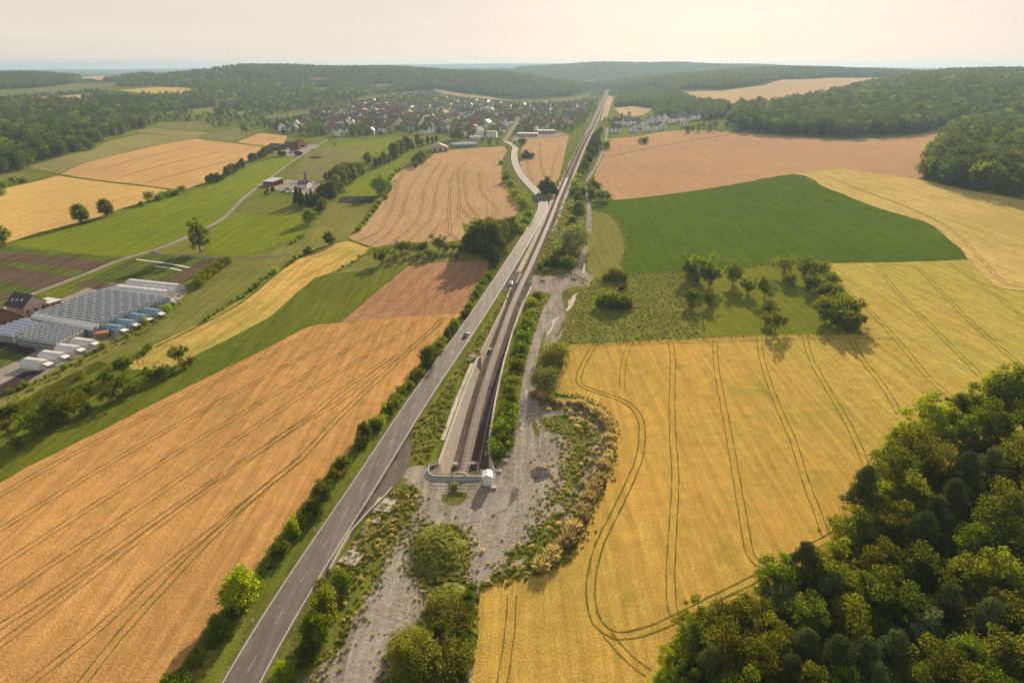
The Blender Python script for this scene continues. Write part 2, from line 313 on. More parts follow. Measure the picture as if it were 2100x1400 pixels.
def wall_panels():
    m, nt, out = nmat('wall_panel')
    co = coords(nt); cs = coords(nt, R(-8), (0.8, 0.8, 0.12))
    base = mix(nt, mapr(nt, noise(nt, cs, 2.2, 5, 0.7), 0.3, 0.7), (0.40, 0.34, 0.275), (0.54, 0.47, 0.39))
    w = N(nt, 'ShaderNodeTexWave', wave_type='BANDS', bands_direction='Y'); w.inputs['Scale'].default_value = 0.32; w.inputs['Distortion'].default_value = 0.6
    nt.links.new(co, w.inputs['Vector'])
    col = mix(nt, mapr(nt, w.outputs['Fac'], 0.75, 0.95, 0, 0.35), base, (0.19, 0.15, 0.115))
    b = N(nt, 'ShaderNodeBsdfPrincipled'); b.inputs['Roughness'].default_value = 0.9; nt.links.new(col, b.inputs['Base Color'])
    bp = N(nt, 'ShaderNodeBump'); bp.inputs['Strength'].default_value = 0.4; bp.inputs['Distance'].default_value = 0.3
    nt.links.new(w.outputs['Fac'], bp.inputs['Height']); nt.links.new(bp.outputs[0], b.inputs['Normal']); nt.links.new(b.outputs[0], out.inputs[0])
wall_panels()
def glass_mat(name, tint, fac, rough):
    m, nt, out = nmat(name); t = N(nt, 'ShaderNodeBsdfTransparent'); t.inputs[0].default_value = (0.75, 0.8, 0.8, 1)
    b = N(nt, 'ShaderNodeBsdfPrincipled'); b.inputs['Roughness'].default_value = rough; b.inputs['Specular IOR Level'].default_value = 0.8
    co = coords(nt); c = mix(nt, 1.0, tint, mapr(nt, noise(nt, co, 0.5, 4), 0.3, 0.7, 0.8, 1.2), 'MULTIPLY'); nt.links.new(c, b.inputs['Base Color'])
    ms = N(nt, 'ShaderNodeMixShader'); ms.inputs[0].default_value = fac
    nt.links.new(t.outputs[0], ms.inputs[1]); nt.links.new(b.outputs[0], ms.inputs[2]); nt.links.new(ms.outputs[0], out.inputs[0])
glass_mat('glass_roof', (0.34, 0.38, 0.43), 0.75, 0.2); glass_mat('glass_wall', (0.30, 0.36, 0.34), 0.55, 0.2)
glass_mat('film_white', (0.66, 0.66, 0.64), 0.90, 0.45); glass_mat('film_blue', (0.12, 0.27, 0.37), 0.93, 0.3); glass_mat('film_pale', (0.40, 0.46, 0.56), 0.88, 0.35)
L_ = leaf_mat
L_('leaf_green', (0.068, 0.095, 0.009), (0.125, 0.161, 0.013)); L_('leaf_bright', (0.102, 0.161, 0.011), (0.189, 0.231, 0.015), 0.5)
L_('leaf_dark', (0.049, 0.070, 0.010), (0.085, 0.109, 0.014), 0.3); L_('needle', (0.056, 0.080, 0.023), (0.104, 0.126, 0.033), 0.2, (1.3, 1.3, 0.9))
L_('leaf_pale', (0.12, 0.16, 0.07), (0.18, 0.22, 0.10), 0.35); L_('leaf_olive', (0.102, 0.119, 0.024), (0.160, 0.168, 0.033), 0.4)
L_('reed', (0.40, 0.33, 0.14), (0.62, 0.52, 0.24), 0.4, (1.15, 1.1, 0.75)); L_('leaf_shrub', (0.075, 0.119, 0.013), (0.151, 0.219, 0.016), 0.45)
L_('weed_leaf_x', (0.123, 0.168, 0.015), (0.246, 0.280, 0.024), 0.45)
L_('weed_leaf', (0.15, 0.185, 0.035), (0.27, 0.29, 0.075), 0.35, (1.5, 1.5, 0.9))
L_('near_green', (0.062, 0.090, 0.009), (0.131, 0.168, 0.014), 0.5); L_('near_mid', (0.065, 0.092, 0.011), (0.130, 0.157, 0.016), 0.45)
L_('leaf_far', (0.042, 0.070, 0.013), (0.085, 0.122, 0.017), 0.35)

# ------------------------------------------------------------------ object helpers
def setp(o, label=None, cat=None, group=None, kind=None):
    if label: o['label'] = label
    if cat: o['category'] = cat
    if group: o['group'] = group
    if kind: o['kind'] = kind
    return o
def empty(name, loc, rz=0.0):
    o = bpy.data.objects.new(name, None); COL.objects.link(o); o.location = loc; o.rotation_euler = (0, 0, rz); o.empty_display_size = 1; return o
def link(name, me, parent=None, loc=None, rz=0.0):
    o = bpy.data.objects.new(name, me); COL.objects.link(o)
    if parent is not None: o.parent = parent
    if loc is not None: o.location = loc
    if rz: o.rotation_euler = (0, 0, rz)
    return o
PENDING = []                            # (object, base label, ordinal tail, screen x)
def later(o, base, cat, group=None):
    setp(o, None, cat, group); PENDING.append((o, base)); return o
ORD = ['first', 'second', 'third', 'fourth', 'fifth', 'sixth', 'seventh', 'eighth', 'ninth', 'tenth', '11th', '12th', '13th', '14th', '15th', '16th', '17th', '18th', '19th', '20th']
def finish_labels():
    d = {}
    for o, b in PENDING: d.setdefault(b, []).append(o)
    for b, L in d.items():
        if len(L) == 1: L[0]['label'] = b; continue
        L.sort(key=lambda o: px(o.location)[0]); n = len(L)
        for i, o in enumerate(L):
            if i == 0: t = 'leftmost such'
            elif i == n - 1: t = 'rightmost such'
            elif i < n / 2: t = (ORD[i] if i < 20 else '%dth' % (i + 1)) + ' such from left'
            else: k = n - 1 - i; t = (ORD[k] if k < 20 else '%dth' % (k + 1)) + ' such from right'
            o['label'] = ' '.join(b.split()[:16 - len(t.split())]) + ', ' + t
def copy_tree(o, loc, rz=0.0, scale=1.0):
    c = o.copy(); COL.objects.link(c); c.location = loc; c.rotation_euler = (0, 0, rz)
    c.scale = (scale,) * 3 if not isinstance(scale, tuple) else scale
    for ch in list(o.children):
        k = ch.copy(); COL.objects.link(k); k.parent = c
        for g in ch.children:
            h = g.copy(); COL.objects.link(h); h.parent = k
    return c

class MB:
    def __init__(s): s.v = []; s.f = []; s.m = []
    def add(s, vs, fs, mi=0):
        n = len(s.v); s.v += [tuple(p) for p in vs]; s.f += [tuple(i + n for i in f) for f in fs]; s.m += [mi] * len(fs)
    def box(s, cx, cy, z0, lx, ly, lz, rz=0.0, mi=0, taper=1.0):
        c, sn = math.cos(rz), math.sin(rz); vs = []
        for zz, k in ((z0, 1.0), (z0 + lz, taper)):
            for dx, dy in ((-1, -1), (1, -1), (1, 1), (-1, 1)):
                x, y = dx * lx / 2 * k, dy * ly / 2 * k; vs.append((cx + x * c - y * sn, cy + x * sn + y * c, zz))
        s.add(vs, [(0, 3, 2, 1), (4, 5, 6, 7), (0, 1, 5, 4), (1, 2, 6, 5), (2, 3, 7, 6), (3, 0, 4, 7)], mi)
    def beam(s, p, q, w, h=None, mi=0):
        p, q = Vector(p), Vector(q); h = h or w; d = (q - p).normalized()
        up = Vector((0, 0, 1)) if abs(d.z) < 0.95 else Vector((1, 0, 0))
        a = d.cross(up).normalized() * w / 2; b = a.cross(d).normalized() * h / 2
        vs = [p - a - b, p + a - b, p + a + b, p - a + b, q - a - b, q + a - b, q + a + b, q - a + b]
        s.add(vs, [(0, 3, 2, 1), (4, 5, 6, 7), (0, 1, 5, 4), (1, 2, 6, 5), (2, 3, 7, 6), (3, 0, 4, 7)], mi)
    def tube(s, pts, rad, n=7, mi=0):
        rings = []
        for i, p in enumerate(pts):
            p = Vector(p); d = (Vector(pts[min(i + 1, len(pts) - 1)]) - Vector(pts[max(i - 1, 0)])).normalized()
            a = d.cross(Vector((0.3, 1, 0.1))).normalized(); b = d.cross(a)
            rings.append([p + (a * math.cos(2 * math.pi * k / n) + b * math.sin(2 * math.pi * k / n)) * rad[i] for k in range(n)])
        vs = [q for r_ in rings for q in r_]; fs = []
        for i in range(len(pts) - 1):
            for k in range(n): fs.append((i * n + k, i * n + (k + 1) % n, (i + 1) * n + (k + 1) % n, (i + 1) * n + k))
        fs.append(tuple(range(n))[::-1]); fs.append(tuple((len(pts) - 1) * n + k for k in range(n)))
        s.add(vs, fs, mi)
    def mesh(s, name, mats, smooth=False):
        me = bpy.data.meshes.new(name); me.from_pydata(s.v, [], s.f)
        for m in (mats if isinstance(mats, (list, tuple)) else [mats]): me.materials.append(MATS[m])
        if any(s.m): me.polygons.foreach_set('material_index', s.m)
        if smooth: me.polygons.foreach_set('use_smooth', [True] * len(me.polygons))
        me.update(); return me
    def obj(s, name, mats, parent=None, smooth=False, **k):
        return link(name, s.mesh(name, mats, smooth), parent, **k)

# ------------------------------------------------------------------ sheets that lie on the ground
def clip_poly(P, Q):                    # Sutherland-Hodgman: clip polygon P by convex counter-clockwise Q
    for i in range(len(Q)):
        ax, ay = Q[i]; bx, by = Q[(i + 1) % len(Q)]; ex, ey = bx - ax, by - ay
        out = []; n = len(P)
        if n == 0: return P
        d = [ex * (p[1] - ay) - ey * (p[0] - ax) for p in P]
        for k in range(n):
            j = (k + 1) % n
            if d[k] >= 0: out.append(P[k])
            if (d[k] >= 0) != (d[j] >= 0):
                t = d[k] / (d[k] - d[j]); out.append((P[k][0] + (P[j][0] - P[k][0]) * t, P[k][1] + (P[j][1] - P[k][1]) * t))
        P = out
    return P
def sub_poly(P, Q):                     # convex P minus convex counter-clockwise Q -> list of convex pieces
    out = []; rest = P
    for i in range(len(Q)):
        ax, ay = Q[i]; bx, by = Q[(i + 1) % len(Q)]
        ex, ey = bx - ax, by - ay; n = len(rest)
        if n < 3: return out
        d = [ex * (p[1] - ay) - ey * (p[0] - ax) for p in rest]; ins, ous = [], []
        for k in range(n):
            j = (k + 1) % n
            (ins if d[k] >= 0 else ous).append(rest[k])
            if (d[k] >= 0) != (d[j] >= 0):
                t = d[k] / (d[k] - d[j]); q = (rest[k][0] + (rest[j][0] - rest[k][0]) * t, rest[k][1] + (rest[j][1] - rest[k][1]) * t)
                ins.append(q); ous.append(q)
        if len(ous) >= 3: out.append(ous)
        rest = ins
    return out
def area(P): return 0.5 * sum(P[i][0] * P[(i + 1) % len(P)][1] - P[(i + 1) % len(P)][0] * P[i][1] for i in range(len(P)))
def inpoly(x, y, P):
    x = np.asarray(x, float); y = np.asarray(y, float); r = np.zeros(x.shape, bool); n = len(P)
    for i in range(n):
        x1, y1 = P[i]; x2, y2 = P[(i + 1) % n]
        if y1 == y2: continue
        c = ((y1 > y) != (y2 > y)) & (x < (x2 - x1) * (y - y1) / (y2 - y1) + x1); r ^= c
    return r
HOLES = []                              # convex quads cut out of every sheet (the railway trough)
hb = None
DA, DB = AA[1] - AA[0], BB[1] - BB[0]
def cell(x, y):
    return (math.log(max(y + C0, 28.01)) - BB[0]) / DB, (x / (y + C0) - AA[0]) / DA
def tri_plane(T):
    (x1, y1, z1), (x2, y2, z2), (x3, y3, z3) = T
    det = (y2 - y3) * (x1 - x3) + (x3 - x2) * (y1 - y3)
    def f(x, y):
        l1 = ((y2 - y3) * (x - x3) + (x3 - x2) * (y - y3)) / det; l2 = ((y3 - y1) * (x - x3) + (x1 - x3) * (y - y3)) / det
        return l1 * z1 + l2 * z2 + (1 - l1 - l2) * z3
    return f
def off(layer, y): return 0.006 * layer * (1 + max(y, 0) / 150.0)
def cell_tris(i, j):
    g = lambda a, b: (float(GX[a, b]), float(GY[a, b]), float(GZ[a, b]))
    return (g(i, j), g(i, j + 1), g(i + 1, j + 1)), (g(i, j), g(i + 1, j + 1), g(i + 1, j))
def sheet_into(V, FF, poly, layer, holes=True):
    if area(poly) < 0: poly = poly[::-1]
    cs = [cell(*p) for p in poly]
    i0 = max(0, int(min(c[0] for c in cs)) - 1); i1 = min(NB - 2, int(max(c[0] for c in cs)) + 1)
    j0 = max(0, int(min(c[1] for c in cs)) - 1); j1 = min(NA - 2, int(max(c[1] for c in cs)) + 1)
    mark = set()
    for k in range(len(poly)):
        (x1, y1), (x2, y2) = poly[k], poly[(k + 1) % len(poly)]; a, b = cs[k], cs[(k + 1) % len(poly)]
        n = int(max(abs(a[0] - b[0]), abs(a[1] - b[1])) * 5) + 2
        for q in range(n + 1):
            c = cell(x1 + (x2 - x1) * q / n, y1 + (y2 - y1) * q / n); fi, fj = c[0] % 1, c[1] % 1; ci, cj = int(c[0]), int(c[1])
            mark.add((ci, cj))
            if fi < .25: mark.add((ci - 1, cj))
            if fi > .75: mark.add((ci + 1, cj))
            if fj < .25: mark.add((ci, cj - 1))
            if fj > .75: mark.add((ci, cj + 1))
    big = (i1 - i0) * (j1 - j0) > 60
    if big: ins = inpoly(GX[i0:i1 + 2, j0:j1 + 2], GY[i0:i1 + 2, j0:j1 + 2], poly)
    convex = len(poly) <= 4
    def emit(P, f):
        if len(P) < 3 or abs(area(P)) < 1e-4: return
        n = len(V); V.extend((x, y, f(x, y) + off(layer, y)) for x, y in P); FF.append(tuple(range(n, n + len(P))))
    cells = [(i, j) for i in range(i0, i1 + 1) for j in range(j0, j1 + 1)] if big else list(mark) + [(i, j) for i in range(i0, i1 + 1) for j in range(j0, j1 + 1) if (i, j) not in mark]
    for i, j in cells:
        if not (0 <= i <= NB - 2 and 0 <= j <= NA - 2): continue
        mk = (i, j) in mark
        if big and not mk and not ins[i - i0, j - j0]: continue
        near = holes and HOLES and GY[i, j] < 420 and GY[i + 1, j] > 150 and GX[i, j] < 30 and GX[i, j + 1] > -40
        for T in cell_tris(i, j):
            t2 = [(p[0], p[1]) for p in T]
            if big and not mk: Ps = [t2]
            else:
                Ps = [clip_poly(poly, t2)]
            if near:
                for Q in HOLES:
                    Ps = [r_ for p in Ps for r_ in (sub_poly(p, Q) if len(p) > 2 else [])]
            f = tri_plane(T)
            for p in Ps: emit(p, f)
def mesh_from(V, FF, name, mat):
    me = bpy.data.meshes.new(name); me.from_pydata(V, [], FF); me.materials.append(MATS[mat]); me.update(); return me
def W(pts, **k): return [tuple(G(u, v, **k))[:2] for u, v in pts]
def ragged(P, amp):
    g = np.random.default_rng(int(abs(P[0][0] * 7 + P[0][1])) % 9999); Q = resample(smooth(P + [P[0]], 4) if amp > .6 else P + [P[0]], lambda y: max(1.6, y * .012)); n = normals(Q); k = 0.0; out = []
    for i, (q, m) in enumerate(zip(Q[:-1], n)):
        k = k * .6 + g.normal() * amp * .6; out.append((q[0] + m[0] * k, q[1] + m[1] * k))
    return out
def sheet(name, pix, mat, layer=1, parent=None, kind='structure', world=None, label=None):
    amp = {'bare_ground': .8, 'weedy_ground': 1.1, 'verge': .6, 'weed_ground': .7, 'chalk_bank': .7, 'wheat_field': .22, 'corn_field': .9, 'embankment_grass': .6, 'soil_bed': .2}.get(name)
    if amp and not world: world = ragged(W(pix), amp)
    V, FF = [], []; sheet_into(V, FF, world or W(pix), layer)
    o = link(name, mesh_from(V, FF, name, mat), parent)
    if kind and parent is None: o['kind'] = kind
    if label: o['label'] = label
    return o
def smooth(P, n=6, closed=False):       # Catmull-Rom through points
    out = []; m = len(P)
    for i in range(m - 1):
        p0, p1, p2, p3 = P[max(i - 1, 0)], P[i], P[i + 1], P[min(i + 2, m - 1)]
        for k in range(n):
            t = k / n
            out.append(tuple(0.5 * (2 * b + (c - a) * t + (2 * a - 5 * b + 4 * c - d) * t * t + (3 * b - a - 3 * c + d) * t ** 3) for a, b, c, d in zip(p0, p1, p2, p3)))
    out.append(tuple(P[-1])); return out
def resample(P, step):
    P = [Vector((p[0], p[1])) for p in P]; out = [P[0]]; acc = 0.0
    for a, b in zip(P, P[1:]):
        L = (b - a).length
        if L < 1e-6: continue
        s = step(a.y) if callable(step) else step; d = s - acc
        while d <= L: out.append(a + (b - a) * d / L); d += s
        acc = L - (d - s)
    if (out[-1] - P[-1]).length > 0.05: out.append(P[-1])
    return [tuple(p) for p in out]
def normals(P):
    out = []
    for i in range(len(P)):
        a, b = P[max(i - 1, 0)], P[min(i + 1, len(P) - 1)]; d = math.hypot(b[0] - a[0], b[1] - a[1]) or 1
        out.append(((b[1] - a[1]) / d, -(b[0] - a[0]) / d))     # to the right of travel
    return out
def offset(P, o): return [(p[0] + n[0] * (o(i) if callable(o) else o), p[1] + n[1] * (o(i) if callable(o) else o)) for i, (p, n) in enumerate(zip(P, normals(P)))]
def ribbon_into(V, FF, P, o0, o1, layer, holes=False):
    A, B = offset(P, o0), offset(P, o1)
    for i in range(len(P) - 1):
        q = [A[i], B[i], B[i + 1], A[i + 1]]
        if abs(area(q)) > 1e-3: sheet_into(V, FF, q, layer, holes)
def ribbon(name, P, o0, o1, mat, layer, parent=None, kind='structure', holes=False):
    V, FF = [], []; ribbon_into(V, FF, P, o0, o1, layer, holes); o = link(name, mesh_from(V, FF, name, mat), parent)
    if kind and parent is None: o['kind'] = kind
    return o

# ------------------------------------------------------------------ railway line and trough in plan
Yk = [100, 165, 176, 190, 205, 222, 244, 268, 297, 334, 363, 409, 505, 578, 787, 1003, 1420, 2985]
Xk = [-17.5, -15.3, -14.6, -13.7, -12.7, -11.1, -8.8, -5.4, -2.0, 3.6, 8.7, 15.4, 29, 38.5, 67.9, 99, 163, 391]
def xt(y): return np.interp(y, Yk, Xk)
_sY = np.arange(100, 2986, 4.0); _sX = np.interp(_sY, Yk, Xk)
for _ in range(30): _sX[1:-1] = (_sX[:-2] + 2 * _sX[1:-1] + _sX[2:]) / 4
def xt(y): return float(np.interp(y, _sY, _sX))
def xl(y): return float(np.interp(y, [150, 163.6, 168, 209, 241, 306, 345], [-22.9, -22.9, -21.0, -17.3, -13.8, -4.2, 0.5]))
def xr(y): return float(np.interp(y, [150, 165, 176, 184, 209, 240, 273, 303, 325, 345], [-5.4, -5.5, -6.8, -6.9, -5.6, -3.2, 0.3, 4.6, 8.0, 11.0]))
Y0, Y1 = 163.6, 345.0
def zt(y): return -9.3 * (1 - (y - Y0) / (Y1 - Y0)) ** 1.15 - 0.05 if y < Y1 else 0.0    # trough floor
_ys = [163.6, 168, 176, 184, 196, 209, 225, 241, 257, 273, 289, 306, 325, 345]
for a, b in zip(_ys, _ys[1:]): HOLES.append([(xl(a), a), (xr(a), a), (xr(b), b), (xl(b), b)])

# ------------------------------------------------------------------ ground, one sheet to the horizon
def ground():
    V, FF, MI = [], [], []
    idx = lambda i, j: i * NA + j
    V = [(float(GX[i, j]), float(GY[i, j]), float(GZ[i, j])) for i in range(NB) for j in range(NA)]
    for i in range(NB - 1):
        far = 1 if GY[i, 0] > 2600 else 0
        for j in range(NA - 1):
            near = GY[i, j] < 350 and GY[i + 1, j] > 160 and GX[i, j] < 16 and GX[i, j + 1] > -26
            if not near:
                FF.append((idx(i, j), idx(i, j + 1), idx(i + 1, j + 1))); FF.append((idx(i, j), idx(i + 1, j + 1), idx(i + 1, j))); MI += [far, far]; continue
            for T in cell_tris(i, j):
                Ps = [[(p[0], p[1]) for p in T]]; f = tri_plane(T)
                for Q in HOLES: Ps = [r_ for p in Ps for r_ in sub_poly(p, Q)]
                for p in Ps:
                    if len(p) > 2 and abs(area(p)) > 1e-4:
                        n = len(V); V.extend((x, y, f(x, y)) for x, y in p); FF.append(tuple(range(n, n + len(p)))); MI.append(far)
    me = bpy.data.meshes.new('ground'); me.from_pydata(V, [], FF); me.materials.append(MATS['grass_base']); me.materials.append(MATS['far_land'])
    me.polygons.foreach_set('material_index', MI); me.update(); o = link('ground', me); o['kind'] = 'structure'
ground()

